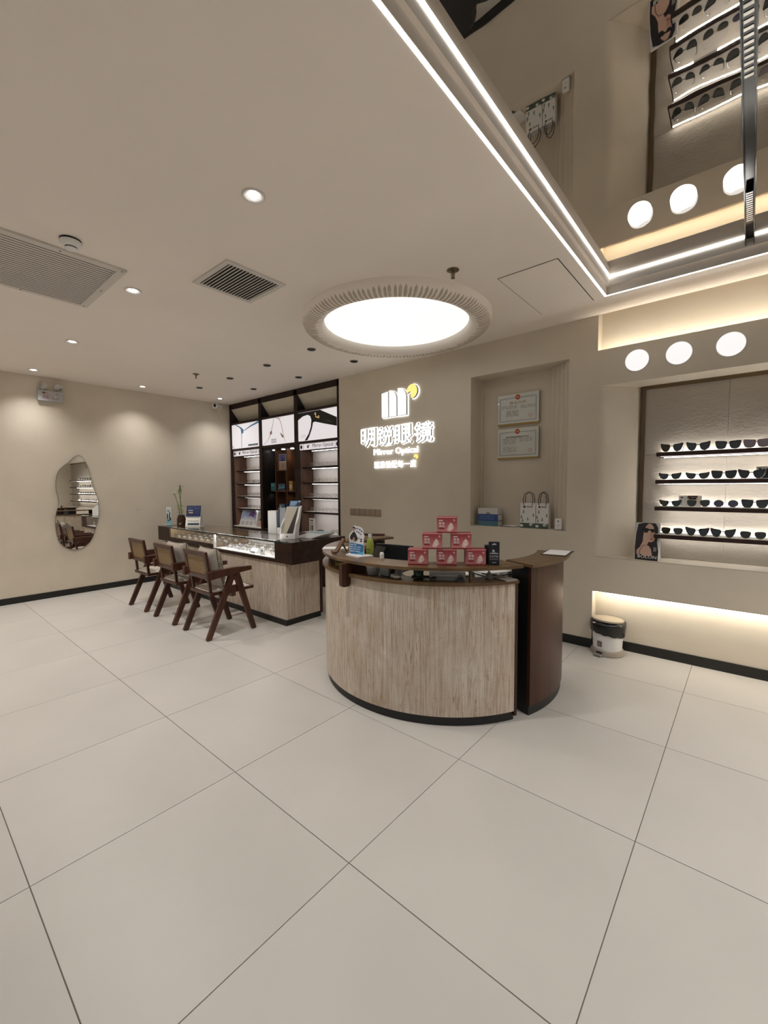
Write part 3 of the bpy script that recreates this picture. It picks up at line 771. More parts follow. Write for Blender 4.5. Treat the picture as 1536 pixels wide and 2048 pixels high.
# lit bays with shelves
SZ = {2: [1.700, 1.476, 1.256, 1.048], 0: [1.700, 1.476, 1.256, 1.048]}
for i in (0, 2):
    a, b = BAY[i]
    mk('white_back', MB().box(a + .002, b - .002, YK - .012, YK - .001, .745, 1.93), M['whiteback'], cab, smooth=False)
    mk('side_lining', MB().box(a, a + .004, YB + .04, YK - .013, .745, 1.93), M['cabin'], cab, smooth=False)
    mk('side_lining', MB().box(b - .004, b, YB + .04, YK - .013, .745, 1.93), M['cabin'], cab, smooth=False)
    mk('bay_floor', MB().box(a, b, YB, YK - .013, .74, .752), M['whiteback'], cab, smooth=False)
    mk('valance', MB().box(a, b, YB + .05, YK - .013, 1.93, 2.02), M['cabw'], cab, smooth=False)
    for k, zz in enumerate(SZ[i]):
        s = mk('shelf', MB().box(a + .004, b - .004, YB + .085, YK - .013, zz - .026, zz), M['cabw'], cab, smooth=False, bevel=.001)
        mk('white_top', MB().box(a + .006, b - .006, YB + .09, YK - .014, zz, zz + .002), M['whiteback'], s, smooth=False)
    for zz in [1.93] + [q - .026 for q in SZ[i]]:
        mk('led_strip', MB().box(a + .12, b - .01, YB + .16, YB + .176, zz - .004, zz - .0005), M['ledcab'], cab, smooth=False)
# dark middle bay: grid of compartments
a, b = BAY[1]
mk('side_lining', MB().box(a, a + .004, YB + .04, YK, .745, 2.02), M['black'], cab, smooth=False)
mk('inner_back', MB().box(a, b, YK - .012, YK - .001, .745, 2.02), M['cabin'], cab, smooth=False)
for x in (-5.709, -5.426): mk('divider', MB().box(x - .008, x + .008, YB + .12, YK - .012, .745, 2.0), M['cabin'], cab, smooth=False)
mk('valance', MB().box(a, b, YB + .02, YK - .012, 2.0, 2.03), M['cabw'], cab, smooth=False)
for z_ in (1.35, 1.03): mk('shelf', MB().box(a + .005, b, YB + .12, YK - .012, z_ - .014, z_), M['cabin'], cab, smooth=False)
mk('shelf', MB().box(-5.70, -5.434, YB + .12, YK - .012, 1.662, 1.676), M['cabin'], cab, smooth=False)
mk('bay_floor', MB().box(a, b, YB, YK - .013, .74, .752), M['cabw'], cab, smooth=False)
for x in (-5.80, -5.56, -5.34):
    l = mk('cabinet_spot', MB().lathe([(.028, 1.999), (.028, 1.990), (.001, 1.988)], 18, (x, YB + .17, 0), cap=False), M['ledcab'], cab)
    spot('cabinet_lamp', (x, YB + .17, 1.982), .8, radians(120), .8, .02, (1, .82, .6))
for x in (-5.85, -5.56, -5.34):
    spot('cabinet_lamp', (x, YB + .17, 1.33), .28, radians(130), .8, .02, (1, .82, .6))

def boxthing(name, label, cat, x0, x1, y0, y1, z0, z1, mat, group=None, bevel=.001):
    t = thing(name, label, cat, ((x0 + x1) / 2, (y0 + y1) / 2, z0), group=group)
    mk('carton', MB().box(x0, x1, y0, y1, z0, z1), mat, t, smooth=False, bevel=bevel)
    return t, Plane((x0, y0, z0), (1, 0, 0), (0, 0, 1)), x1 - x0, z1 - z0
t, p, w, h = boxthing('product_box', 'teal blue box on the middle bay shelf, left compartment', 'box', -5.86, -5.735, 4.06, 4.14, 1.352, 1.475, C(.05, .20, .28))
bars(p, .1 * w, .55 * h, .8 * w, .9 * h, 3, C(.3, .5, .6), t, 2)
t, p, w, h = boxthing('product_box', 'dark box printed with a blue swirl, middle compartment of the middle bay', 'box', -5.665, -5.48, 4.06, 4.12, 1.352, 1.465, C(.02, .03, .05))
p.line('swirl', [(w * u, h * v_) for u, v_ in ((.05, .2), (.25, .5), (.5, .35), (.75, .55), (.95, .4))], .02, C(.10, .30, .45), t)
p.line('swirl', [(w * u, h * v_) for u, v_ in ((.05, .6), (.3, .8), (.6, .6), (.9, .8))], .012, C(.08, .22, .35), t)
t, p, w, h = boxthing('product_box', 'orange box with a white round mark, right compartment of the middle bay', 'box', -5.375, -5.29, 4.05, 4.12, 1.352, 1.50, C(.38, .20, .06))
p.disc('round_mark', w * .5, h * .42, .030, C(.8, .7, .5), t); p.disc('mark_centre', w * .5, h * .42, .014, C(.38, .20, .06), t, .0018)
t = thing('display_card', 'two-part card, purple above and cream below, on the top compartment of the middle bay', 'card', (-5.56, 4.08, 1.676))
mk('backing', MB().box(-5.655, -5.475, 4.08, 4.085, 1.677, 1.92), M['paper'], t, smooth=False)
p = Plane((-5.655, 4.08, 1.677), (1, 0, 0), (0, 0, 1))
p.rect('photo', .004, .13, .176, .238, C(.12, .14, .40), t); p.poly('rock', [(.05, .132), (.08, .20), (.12, .19), (.15, .135)], C(.04, .05, .12), t, .0018)
p.rect('lower_print', .004, .004, .176, .118, C(.42, .32, .24), t); p.line('letter_stroke', [(.07, .02), (.10, .09), (.125, .02)], .010, C(.12, .05, .03), t, .0018)
t, p, w, h = boxthing('product_box', 'small blue and cream box low in the middle bay, half hidden by the white stand', 'box', -5.66, -5.52, 4.07, 4.12, 1.032, 1.14, C(.06, .15, .28))
p.rect('label', .1 * w, .1 * h, .4 * w, .8 * h, C(.5, .4, .3), t)

# ================================================================== EYEGLASSES
SHAPES = {'cat': [(-.42, .36), (-.1, .42), (.25, .48), (.50, .58), (.53, .44), (.46, .12), (.32, -.27), (.10, -.48), (-.15, -.50), (-.34, -.34), (-.46, 0), (-.48, .22)],
          'square': [(-.44, .42), (0, .48), (.40, .52), (.51, .46), (.50, .12), (.40, -.28), (.22, -.47), (-.12, -.50), (-.36, -.36), (-.47, 0), (-.49, .3)],
          'aviator': [(-.42, .40), (0, .48), (.40, .44), (.50, .20), (.44, -.2), (.22, -.45), (-.08, -.5), (-.32, -.34), (-.45, 0), (-.47, .25)]}
def rim_pts(cx, cz, w, h, kind, n=18):
    sg = 1 if cx > 0 else -1
    if kind == 'round': P = [(.5 * cos(2 * pi * i / n), .5 * sin(2 * pi * i / n)) for i in range(n)]
    else: P = smoothc(SHAPES[kind], 2)
    return [(cx + sg * x * w, cz + z * h) for x, z in P]
def eyewear(name, label, cat, kind, lensm, framem, w=.148, lw=.060, lh=.052, rr=.0016, depth=.135, thick=False, group=None):
    t = thing(name, label, cat, (0, 0, 0), group=group, world=False)
    zc = lh / 2 + .004; ex = w / 2 - lw / 2 - .004
    mb = MB()
    for sg in (-1, 1):
        P = rim_pts(sg * ex, zc, lw, lh, kind)
        mb.tube([(x, abs(x) * .06, z) for x, z in P], rr, 5, closed=True)
        if thick:
            top = [q for q in P if q[1] > zc + lh * .30]
            top.sort(); mb.tube([(x, abs(x) * .06 - .0005, z) for x, z in top], rr * 1.9, 5)
    mb.tube([(-ex + lw / 2 - .003, .001, zc + lh * .14), (-.004, -.001, zc + lh * .22), (.004, -.001, zc + lh * .22), (ex - lw / 2 + .003, .001, zc + lh * .14)], rr * 1.2, 5)
    mk('frame', mb, framem, t)
    for sg in (-1, 1):
        P = rim_pts(sg * ex, zc, lw - .001, lh - .001, kind)
        mk('lens', MB().prism(P, -.0008, .0008, lambda u, v, q: (u, abs(u) * .06 + q, v)), lensm, t, smooth=False)
        x = sg * (ex + lw / 2 + .001); zt = zc + lh * .22
        mk('temple', MB().tube([(x, .006, zt), (x - sg * .006, depth * .6, zt - .004), (x - sg * .022, depth, .004)], rr * 1.1, 5), framem, t)
    return t
fblack = M['gblack']
SG = {'cat': eyewear('sunglasses', '', 'sunglasses', 'cat', M['lens'], fblack, lh=.056, thick=True, rr=.0022),
      'square': eyewear('sunglasses', '', 'sunglasses', 'square', M['lens'], fblack, lw=.062, lh=.054, thick=True, rr=.0020),
      'aviator': eyewear('sunglasses', '', 'sunglasses', 'aviator', M['lens'], M['gold'], lw=.062, lh=.052, rr=.0012),
      'mauve': eyewear('sunglasses', '', 'sunglasses', 'square', M['lensp'], M['bronze'], lw=.066, lh=.056, rr=.0016),
      'blue': eyewear('sunglasses', '', 'sunglasses', 'round', M['lensb'], M['gold'], lw=.058, lh=.052, rr=.0010),
      'narrow': eyewear('sunglasses', '', 'sunglasses', 'cat', M['lens'], fblack, lw=.060, lh=.044, rr=.0022)}
used = set()
def place(kind, loc, label, group, rz=0.):
    src = SG[kind]
    if kind not in used:
        used.add(kind); src.location = loc; src.rotation_euler = (0, 0, rz); src['label'] = label; src['group'] = group; return src
    return dup(src, loc, rz, label, group)

# ================================================================== SUNGLASSES DISPLAY
SHZ = [1.663, 1.449, 1.239, 1.019]
nm = ['top', 'second', 'third', 'lowest']
for k, zz in enumerate(SHZ):
    s = thing('display_shelf', nm[k] + ' dark floating shelf with lit pale top, sunglasses display', 'shelf', (1.2, 4.15, zz))
    x0 = -.573
    mk('board', MB().box(x0, 3.2, 3.962, 4.200, zz - .033, zz - .002), M['wood'], s, smooth=False, bevel=.004)
    mk('pale_top', MB().box(x0 + .009, 3.19, 3.972, 4.180, zz - .002, zz), M['inlay'], s, smooth=False)
    mk('led_strip', MB().box(x0 + .012, 3.19, 4.1805, 4.1905, zz - .002, zz + .0015), M['ledshelf'], s, smooth=False)
    mk('rear_strip', MB().box(x0 + .03, 3.15, 4.150, 4.165, zz - .036, zz - .033), M['ledunder'], s, smooth=False)
    if k < 2:
        mk('under_strip', MB().box(x0 + (.03 if k == 0 else .02), 3.1 if k == 0 else x0 + .06, 3.966, 3.976, zz - .0365, zz - .033), glow('under_led', (.95, .85, .85), .9), s, smooth=False)
rows = [
 [('cat', -.475, 'leftmost'), ('cat', -.309, 'second from left'), ('square', -.134, 'third from left'), ('mauve', .022, 'pinkish-lensed')],
 [('narrow', -.480, 'leftmost'), ('narrow', -.307, 'second from left'), ('square', -.151, 'third from left'), ('cat', .001, 'fourth from left')],
 [('narrow', -.472, 'leftmost'), ('aviator', -.295, 'second from left, before a small photo card'), ('blue', -.133, 'blue-lensed'), ('square', .026, 'fourth from left')],
 [('aviator', -.455, 'leftmost'), ('cat', -.296, 'second from left'), ('cat', -.143, 'third from left'), ('aviator', .024, 'thin-rimmed fourth from left')]]
dsc = {'cat': 'black cat-eye sunglasses', 'square': 'black square sunglasses', 'narrow': 'narrow black cat-eye sunglasses', 'aviator': 'gold-rimmed dark sunglasses', 'mauve': 'large square sunglasses', 'blue': 'round sunglasses'}
for r, row in enumerate(rows):
    for kind, x, pos in row:
        place(kind, (x, 3.985, SHZ[r]), '%s, %s on the %s display shelf' % (dsc[kind], pos, nm[r]), 'sunglasses on the %s shelf' % nm[r], radians(random.uniform(-4, 4)))
    kk = list(SG); OR2 = ['fifth', 'sixth', 'seventh', 'eighth', 'ninth', 'tenth', 'eleventh', 'twelfth', 'thirteenth']
    for q in range(9):
        place(kk[(q * 2 + r) % 6] if kk[(q * 2 + r) % 6] in ('cat', 'square', 'narrow') else 'cat', (.20 + q * .24, 3.985, SHZ[r]), 'dark sunglasses, %s from left on the %s display shelf' % (OR2[q], nm[r]), 'sunglasses on the %s shelf' % nm[r])
# small photo cards on the shelves
t = thing('photo_card', 'small photo card of a face with sunglasses on the third display shelf', 'card', (-.36, 4.175, SHZ[2]))
mk('card', MB().box(-.437, -.288, 4.172, 4.175, SHZ[2], SHZ[2] + .082), M['paper'], t, smooth=False)
p = Plane((-.437, 4.172, SHZ[2]), (1, 0, 0), (0, 0, 1))
p.rect('mark', .012, .062, .028, .072, C(.01, .01, .01), t); p.poly('face', [(.065, .02), (.06, .05), (.07, .078), (.11, .078), (.12, .05), (.115, .02)], C(.55, .33, .24), t)
p.poly('hair', [(.055, .06), (.06, .081), (.125, .081), (.12, .065), (.09, .07)], C(.05, .02, .015), t, .0018)
p.rect('sunglasses_print', .068, .050, .114, .064, C(.01, .01, .01), t, .002)
t = thing('photo_card', 'white card with a dark portrait at the right end of the second shelf', 'card', (.06, 4.135, SHZ[1]))
mk('card', MB().box(.028, .15, 4.15, 4.153, SHZ[1], SHZ[1] + .088), M['paper'], t, smooth=False)
p = Plane((.028, 4.15, SHZ[1]), (1, 0, 0), (0, 0, 1))
p.rect('mark', .012, .066, .028, .076, C(.01, .01, .01), t); p.poly('portrait', [(.03, .004), (.05, .03), (.055, .07), (.08, .085), (.12, .085), (.12, .004)], C(.02, .02, .025), t)
p.disc('face', .085, .05, .016, C(.5, .33, .25), t, .0018)

# portrait box standing on the ledge
def portrait(loc, rz):
    t = thing('portrait_card', 'white display box with a portrait of a person in black sunglasses, standing on the ledge', 'display card', loc, rz, world=False)
    w, h, tilt = .172, .300, radians(9)
    uy = Vector((0, sin(tilt), cos(tilt)))
    p = Plane((-w / 2, 0, 0), (1, 0, 0), uy)
    mk('body', MB().prism([(0, 0), (uy.y * h, uy.z * h), (uy.y * h + .012, uy.z * h), (.085, 0)], -w / 2, w / 2, lambda u, v, q: (q, u, v)), M['paper'], t, smooth=False)
    skin = C(.62, .40, .31); skin2 = C(.50, .29, .22); hair = C(.018, .016, .02); blk = C(.008, .008, .008)
    k = lambda pts: [(u * w, v * h) for u, v in pts]
    p.rect('backdrop', .0, .0, w, h, C(.62, .60, .60), t, .001)
    p.poly('hair', k([(.06, .0), (.02, .3), (.04, .7), (.10, .96), (.35, 1.0), (.82, 1.0), (.93, .88), (.95, .70), (.92, .5), (1.0, .25), (1.0, .0)]), hair, t, .0016)
    p.poly('neck', k([(.10, .24), (.24, .34), (.34, .50), (.34, .66), (.62, .60), (.58, .48), (.52, .40), (.60, .38), (.70, .30), (.76, .15), (.74, .10), (.12, .12)]), skin, t, .0022)
    p.poly('face', k([(.30, .66), (.30, .80), (.38, .92), (.52, .985), (.66, .97), (.74, .90), (.80, .80), (.82, .68), (.84, .60), (.80, .52), (.68, .475), (.55, .50), (.40, .57)]), skin, t, .0026)
    p.poly('hair_front', k([(.26, .62), (.26, .80), (.33, .93), (.46, 1.0), (.56, 1.0), (.42, .90), (.36, .76), (.34, .62)]), hair, t, .003)
    p.poly('sunglasses_print', k([(.24, .845), (.36, .87), (.52, .855), (.56, .835), (.62, .84), (.80, .84), (.80, .78), (.76, .745), (.68, .75), (.62, .80), (.56, .80), (.50, .735), (.40, .73), (.33, .79), (.24, .82)]), blk, t, .0034)
    p.poly('nose', k([(.66, .745), (.73, .64), (.72, .62), (.64, .63)]), skin2, t, .0030)
    p.poly('lips', k([(.60, .575), (.68, .592), (.76, .580), (.72, .555), (.66, .552)]), C(.42, .13, .12), t, .0032)
    p.line('shoulder_strap', k([(.22, .12), (.26, .28), (.36, .38), (.48, .39)]), .0035, blk, t, .003)
    p.poly('dress', k([(.06, .0), (.06, .12), (.30, .14), (.50, .10), (.78, .13), (.78, .0)]), blk, t, .0030)
    p.text('BOLON', w * .56, h * .085, .05, C(.75, .75, .72), t, .003, width=w * .78, height=h * .085, bold=.01)
    bars(p, w * .80, h * .24, w * .92, h * .36, 4, C(.55, .5, .45), t, 5, .002, .0026)
    return t
portrait((-.628, 3.985, .803), radians(-6))
t = thing('grey_box', 'corner of a grey metallic box at the right edge of the ledge', 'box', (.19, 4.06, .803))
mk('shell', MB().prism([(0, 0), (.20, 0), (.20, .07), (.03, .07)], 3.99, 4.14, lambda u, v, q: (.135 + u, q, .803 + v)), plain('grey_metal', (.25, .28, .33), .35, metal=.5), t, smooth=False, bevel=.003)
mk('base_strip', MB().box(.133, .34, 3.985, 4.145, .8025, .810), M['black'], t, smooth=False)

# ================================================================== WALL SIGN
sg = thing('wall_sign', 'glowing white shop sign with pillar emblem and yellow dot on the beige wall', 'sign', (-3.17, YB, 2.05))
p = Plane((0, YB, 0), (1, 0, 0), (0, 0, 1)); 
def arch(x0, x1, z0, z1):
    n = 8; w = x1 - x0
    return [(x0, z0), (x1, z0), (x1, z1 - w * .9)] + [(x0 + w * cos(a), z1 - w * .9 + w * .9 * sin(a)) for a in [pi / 2 * j / n for j in range(1, n + 1)]]
def grow(pts, d):
    cx = sum(q[0] for q in pts) / len(pts); cz = sum(q[1] for q in pts) / len(pts); w = max(q[0] for q in pts) - min(q[0] for q in pts); h = max(q[1] for q in pts) - min(q[1] for q in pts)
    return [(cx + (x - cx) * (1 + 2 * d / w), cz + (z - cz) * (1 + 2 * d / h)) for x, z in pts]
def solid(name, pts, face, d=.007):
    o = p.poly(name, pts, M['signside'], sg, .040, .014)
    p.poly('glowing_face', grow(pts, -.0015), face, o, .0415, .0401)
    p.poly('halo', grow(pts, d), M['halo'], o, .0138, .006)
solid('pillar', [(-3.350, 2.218), (-3.250, 2.218), (-3.250, 2.512), (-3.350, 2.500)], M['sign'])
solid('pillar', arch(-3.236, -3.128, 2.218, 2.522), M['sign'], .004)
solid('pillar', arch(-3.108, -2.985, 2.218, 2.530), M['sign'])
cx, cz, r = -2.905, 2.468, .078
pts = [(cx - .015, cz - .005), (cx - .015, cz - .075)] + [(cx + r * cos(a) * .95, cz + r * sin(a)) for a in [radians(-80 + (200 + 75) * j / 22) for j in range(23)]] + [(cx - .055, cz - .012), (cx - .03, cz + .0)]
solid('yellow_dot', pts, M['signy'])
for k, ch in enumerate('明锐眼镜'):
    u = -3.577 + k * .2727
    o = p.text(ch, u, 2.005, .3, M['signside'], sg, .014, .012, name='character', bold=.013, width=.245, height=.225)
    p.text(ch, u, 2.005, .3, M['sign'], o, .0381, .0008, name='glowing_face', bold=.010, width=.243, height=.223)
    p.text(ch, u, 2.005, .3, M['halo'], o, .006, .003, name='halo', bold=.030, width=.264, height=.240)
p.text('Mirror Optical', -3.168, 1.812, .1, M['sign'], sg, .012, .009, bold=0., width=.66, height=.098)
for k, ch in enumerate('精准验配每一度'):
    p.text(ch, -3.455 + k * .0915, 1.668, .09, M['sign'], sg, .012, .007, name='character', bold=.0, width=.078, height=.086 if ch != '一' else .012)
p.poly('yellow_dot', [(-2.868 + .026 * cos(a), 1.742 + .026 * sin(a)) for a in [radians(-80 + 275 * j / 14) for j in range(15)]] + [(-2.868, 1.742)], M['signy'], sg, .026, .012)
# six blank switch plates
sw = thing('switch_bank', 'row of six brown square switches on the wall below the sign', 'switch', (-3.665, YB, 1.04))
for k in range(6):
    q = mk('switch_plate', MB().box(-3.931 + k * .0885, -3.931 + k * .0885 + .0845, YB - .009, YB, 1.042, 1.128), plain('switch_%d' % k, (.33, .25, .19), .45) if k == 0 else bpy.data.materials['switch_0'], sw, smooth=False, bevel=.002)
    mk('rocker', MB().box(-3.931 + k * .0885 + .012, -3.931 + k * .0885 + .0745, YB - .012, YB - .009, 1.052, 1.118), bpy.data.materials['switch_0'], q, smooth=False, bevel=.001)

# ================================================================== NICHE CONTENTS
def certificate(z0, z1, label, title, gold, seed):
    x0, x1 = -1.99, -1.572; w = x1 - x0; h = z1 - z0
    t = thing('certificate', label, 'certificate', ((x0 + x1) / 2, 4.14, z0), group='framed certificates in the niche')
    mk('brass_back', MB().box(x0 - .010, x1 - .002, 4.150, 4.169, z0 - .012, z1 + .006), M['brass'], t, smooth=False)
    mk('sheet', MB().box(x0, x1, 4.132, 4.150, z0, z1), M['paper'], t, smooth=False)
    p = Plane((x0, 4.132, z0), (1, 0, 0), (0, 0, 1))
    bc = C(.10, .14, .22); m = .022; mb = MB()
    for a in (0, .008):
        for q in ([(m + a, m + a), (w - m - a, m + a)], [(m + a, h - m * 1.7 - a), (w - m - a, h - m * 1.7 - a)], [(m + a, m + a), (m + a, h - m * 1.7 - a)], [(w - m - a, m + a), (w - m - a, h - m * 1.7 - a)]):
            p.line(None, q, .0035 if a == 0 else .0012, None, t, .0006, 0, mb)
    mk('printed_border', mb, bc, t, smooth=False)
    p.disc('emblem', w * .5, h - .034, .024, C(.55, .05, .02), t, .0012, 0, 24, .026)
    p.disc('emblem_centre', w * .5, h - .032, .012, C(.65, .30, .08), t, .0016)
    p.text(title, w * .5, h * .70, .03, C(.50, .30, .10) if gold else C(.10, .07, .05), t, .0006, width=.17 if gold else .235, height=.026 if gold else .018)
    ink = C(.22, .21, .20)
    if gold:
        bars(p, .04, h * .50, .20, h * .62, 3, ink, t, seed, .0004, .0009, .3); bars(p, .24, h * .48, .39, h * .60, 3, ink, t, seed + 1, .0004, .0009, .3)
        bars(p, .09, h * .24, .22, h * .45, 7, C(.35, .33, .31), t, seed + 2, .0004, .0009, .5)
    else:
        bars(p, .06, h * .45, .20, h * .66, 6, ink, t, seed, .0004, .0009, .3); bars(p, .23, h * .52, .36, h * .66, 4, ink, t, seed + 1, .0004, .0009, .3)
        bars(p, .06, h * .18, .20, h * .38, 5, ink, t, seed + 2, .0004, .0009, .3)
    mb = MB(); n = 20
    for i in range(n):
        a, b = 2 * pi * i / n, 2 * pi * (i + 1) / n
        p.poly(None, [(w * .81 + r_ * cos(q), h * .22 + r_ * sin(q)) for q, r_ in ((a, .019), (b, .019), (b, .016), (a, .016))], None, t, .0012, 0, mb)
    p.disc(None, w * .81, h * .22, .005, None, t, .0012, 0, 5, None, mb)
    mk('red_stamp', mb, C(.60, .16, .14), t, smooth=False)
    mk('acrylic_cover', MB().box(x0, x1, 4.127, 4.129, z0, z1), M['glass'], t, smooth=False)
    return t
certificate(2.030, 2.318, 'upper framed business licence with gold heading, in the wall niche', '营业执照', True, 1)
certificate(1.692, 1.980, 'lower framed licence with black heading and blue border, in the wall niche', '医疗器械经营许可证', False, 11)

bx = [('white', 1.120, 1.180, C(.62, .60, .57), 'white product box, top of the stack of three in the niche'), ('blue', 1.052, 1.119, C(.03, .08, .26), 'blue product box, middle of the stack of three in the niche'),
      ('teal', 1.001, 1.051, C(.06, .17, .20), 'teal product box, bottom of the stack of three in the niche')]
for nme, z0, z1, m_, lab in bx:
    t = thing('product_box', lab, 'box', (-2.03, 4.05, z0), radians(2), group='product boxes stacked in the niche', world=False)
    mk('carton', MB().box(-.108, .108, -.05, .06, 0, z1 - z0), m_, t, smooth=False, bevel=.001)
    q = Plane((-.108, -.05, 0), (1, 0, 0), (0, 0, 1))
    mk('end_label', MB().box(.1081, .109, -.045, .05, .004, z1 - z0 - .004), C(.65, .63, .60), t, smooth=False)
    if nme == 'white': q.poly('printed_mark', [(.085, .005), (.10, .016), (.125, .016), (.14, .005)], C(.08, .09, .12), t)
    else: bars(q, .02, .01, .17, z1 - z0 - .01, 2, C(.12, .20, .36), t, 4)
t = thing('leaflet', 'thin dark-edged leaflets lying flat beside the box stack in the niche', 'papers', (-1.84, 4.05, 1.0))
mk('sheet', MB().prism([(-1.905, 4.02), (-1.80, 3.985), (-1.74, 4.11), (-1.86, 4.14)], 1.0005, 1.006, lambda u, v, w: (u, v, w)), C(.12, .12, .12), t, smooth=False)
mk('sheet', MB().prism([(-1.88, 4.03), (-1.745, 4.01), (-1.72, 4.12), (-1.85, 4.15)], 1.0062, 1.009, lambda u, v, w: (u, v, w)), M['paper'], t, smooth=False)

def gift_bag(loc, w, label, seed):
    t = thing('gift_bag', label, 'gift bag', loc, 0, 'white gift bags in the niche', world=False)
    h, d = .240, .062
    b = MB().add([(-w / 2, 0, 0), (w / 2, 0, 0), (w / 2, d, 0), (-w / 2, d, 0), (-w / 2, .004, h), (w / 2, .004, h), (w / 2, d - .012, h), (-w / 2, d - .012, h), (-w / 2 + .008, d / 2, h * .55), (w / 2 - .008, d / 2, h * .55)],
                 [(0, 3, 2, 1), (0, 1, 5, 4), (2, 3, 7, 6), (1, 2, 9), (1, 9, 5), (2, 6, 9), (5, 9, 6), (3, 0, 8), (0, 4, 8), (4, 7, 8), (7, 3, 8)])
    mk('paper_body', b, M['paper'], t, smooth=False)
    p = Plane((-w / 2, 0, 0), (1, 0, 0), (0, .0165, 1)); gr = C(.07, .10, .085); g2 = C(.22, .28, .22)
    p.rect('green_band', 0, 0, w, .048, gr, t)
    p.disc('printed_curl', w * .74, .034, .020, M['paper'], t, .0018, 0, 16, .012); p.disc('printed_curl', w * .1, .022, .016, M['paper'], t, .0018, 0, 16, .012)
    p.disc('printed_curl', w * .80, .032, .010, gr, t, .0022, 0, 12, .007)
    p.rect('square_mark', w * .20, .195, w * .34, .213, C(.02, .018, .018), t)
    p.text('明锐眼镜', w * .62, .205, .015, C(.04, .04, .04), t, width=w * .40, height=.013)
    for (u, v) in ((.22, .16), (.86, .13), (.5, .09), (.08, .11), (.15, .075)):
        p.poly('printed_sprig', [(w * u - .007, v - .018), (w * u + .009, v - .018), (w * u + .006, v + .002), (w * u, v + .018), (w * u - .005, v)], g2, t)
    for y in (.004, d - .012):
        mk('handle', MB().tube([(-w * .27, y, h - .02), (-w * .33, y, h + .03), (-w * .24, y + .004, h + .085), (0, y + .006, h + .107), (w * .24, y + .004, h + .085), (w * .33, y, h + .03), (w * .27, y, h - .02)], .0032, 6), M['black'], t)
    return t
gift_bag((-1.620, 4.02, 1.001), .150, 'wider left white paper gift bag with green base, black cord handles', 1)
gift_bag((-1.482, 4.022, 1.001), .118, 'narrower right white paper gift bag with green base, black cord handles', 2)
t = thing('air_freshener', 'small white wall device with a black dot at the right end of the niche', 'device', (-1.307, 3.955, 1.001), world=False)
mk('body', MB().prism([(-.028, 0), (.028, 0), (.028, .105), (.024, .110), (-.024, .110), (-.028, .105)], -.012, .012, lambda u, v, w: (u, w, v)), M['white'], t, smooth=False, bevel=.003)
mk('dark_foot', MB().box(-.0285, .0285, -.0125, .0125, .006, .010), M['dark'], t, smooth=False)
p = Plane((-.028, -.012, 0), (1, 0, 0), (0, 0, 1))
p.disc('sensor', .028, .085, .006, M['black'], t); p.disc('button', .028, .045, .010, C(.62, .60, .60), t)

# ================================================================== LEFT WALL
mo = [(1.715, 1.845), (1.765, 1.826), (1.800, 1.762), (1.835, 1.623), (1.861, 1.45), (1.903, 1.33), (1.921, 1.214), (1.922, 1.043), (1.885, .892), (1.831, .728), (1.752, .633), (1.64, .592), (1.541, .628), (1.468, .711),
      (1.437, .858), (1.432, 1.002), (1.452, 1.118), (1.476, 1.200), (1.474, 1.289), (1.458, 1.391), (1.461, 1.515), (1.490, 1.628), (1.548, 1.702), (1.612, 1.757), (1.663, 1.815)]
mo = smoothc(mo)
t = thing('wall_mirror', 'frameless pebble-shaped mirror on the left wall', 'mirror', (XL, 1.68, 1.2))
mk('backing', MB().prism([(1.68 + (a - 1.68) * .9, 1.2 + (b - 1.2) * .93) for a, b in mo], XL + .0005, XL + .018, lambda u, v, w: (w, u, v)), M['dark'], t, smooth=False)
mk('glass_edge', MB().prism(mo, XL + .018, XL + .0226, lambda u, v, w: (w, u, v)), plain('mirror_edge', (.10, .12, .10), .2), t, smooth=False)
mk('mirror_face', MB().prism([(1.68 + (a - 1.68) * .985, 1.2 + (b - 1.2) * .992) for a, b in mo], XL + .0226, XL + .0232, lambda u, v, w: (w, u, v)), M['mirror'], t, smooth=False)

t = thing('emergency_lamp', 'twin-headed emergency lamp box high on the left wall', 'emergency light', (XL, 1.45, 2.50))
mk('housing', MB().box(XL, XL + .06, 1.318, 1.582, 2.512, 2.640), plain('grey_plastic', (.42, .43, .43), .4), t, smooth=False, bevel=.004)
p = Plane((XL + .06, 1.318, 2.512), (0, 1, 0), (0, 0, 1))
p.rect('label_plate', .04, .012, .225, .116, C(.45, .41, .43), t, .001)
p.rect('red_square', .045, .088, .075, .106, C(.18, .03, .02), t, .0016); p.rect('green_mark', .082, .088, .105, .102, C(.25, .27, .14), t, .0016)
bars(p, .045, .025, .11, .07, 4, C(.18, .08, .08), t, 3, .001, .0016); bars(p, .14, .03, .21, .05, 2, C(.2, .18, .2), t, 4, .001, .0016)
p.disc('button', .175, .055, .013, C(.6, .58, .6), t, .002); p.rect('small_mark', .185, .088, .21, .10, C(.2, .25, .22), t, .0016)
for y, (dx, dy, dz) in ((1.374, (.55, -.5, -.15)), (1.535, (.8, .35, -.55))):
    d = Vector((dx, dy, dz)).normalized(); q = d.to_track_quat('Z', 'Y').to_matrix().to_4x4()
    c = Vector((XL + .045, y, 2.700))
    def tf(mb, c=c, q=q): mb.v = [tuple(c + q @ Vector(v)) for v in mb.v]; return mb
    hd = mk('lamp_head', tf(MB().lathe([(.012, -.045), (.030, -.035), (.044, -.008), (.046, .012)], 28)), M['white'], t)
    mk('lens_cover', tf(MB().lathe([(.043, .012), (.038, .020), (.02, .026), (.001, .028)], 28, cap=False)), M['steel'], hd)
    mk('neck', MB().tube([(XL + .03, y, 2.638), (XL + .03, y, 2.668)], .010, 10), M['white'], t)
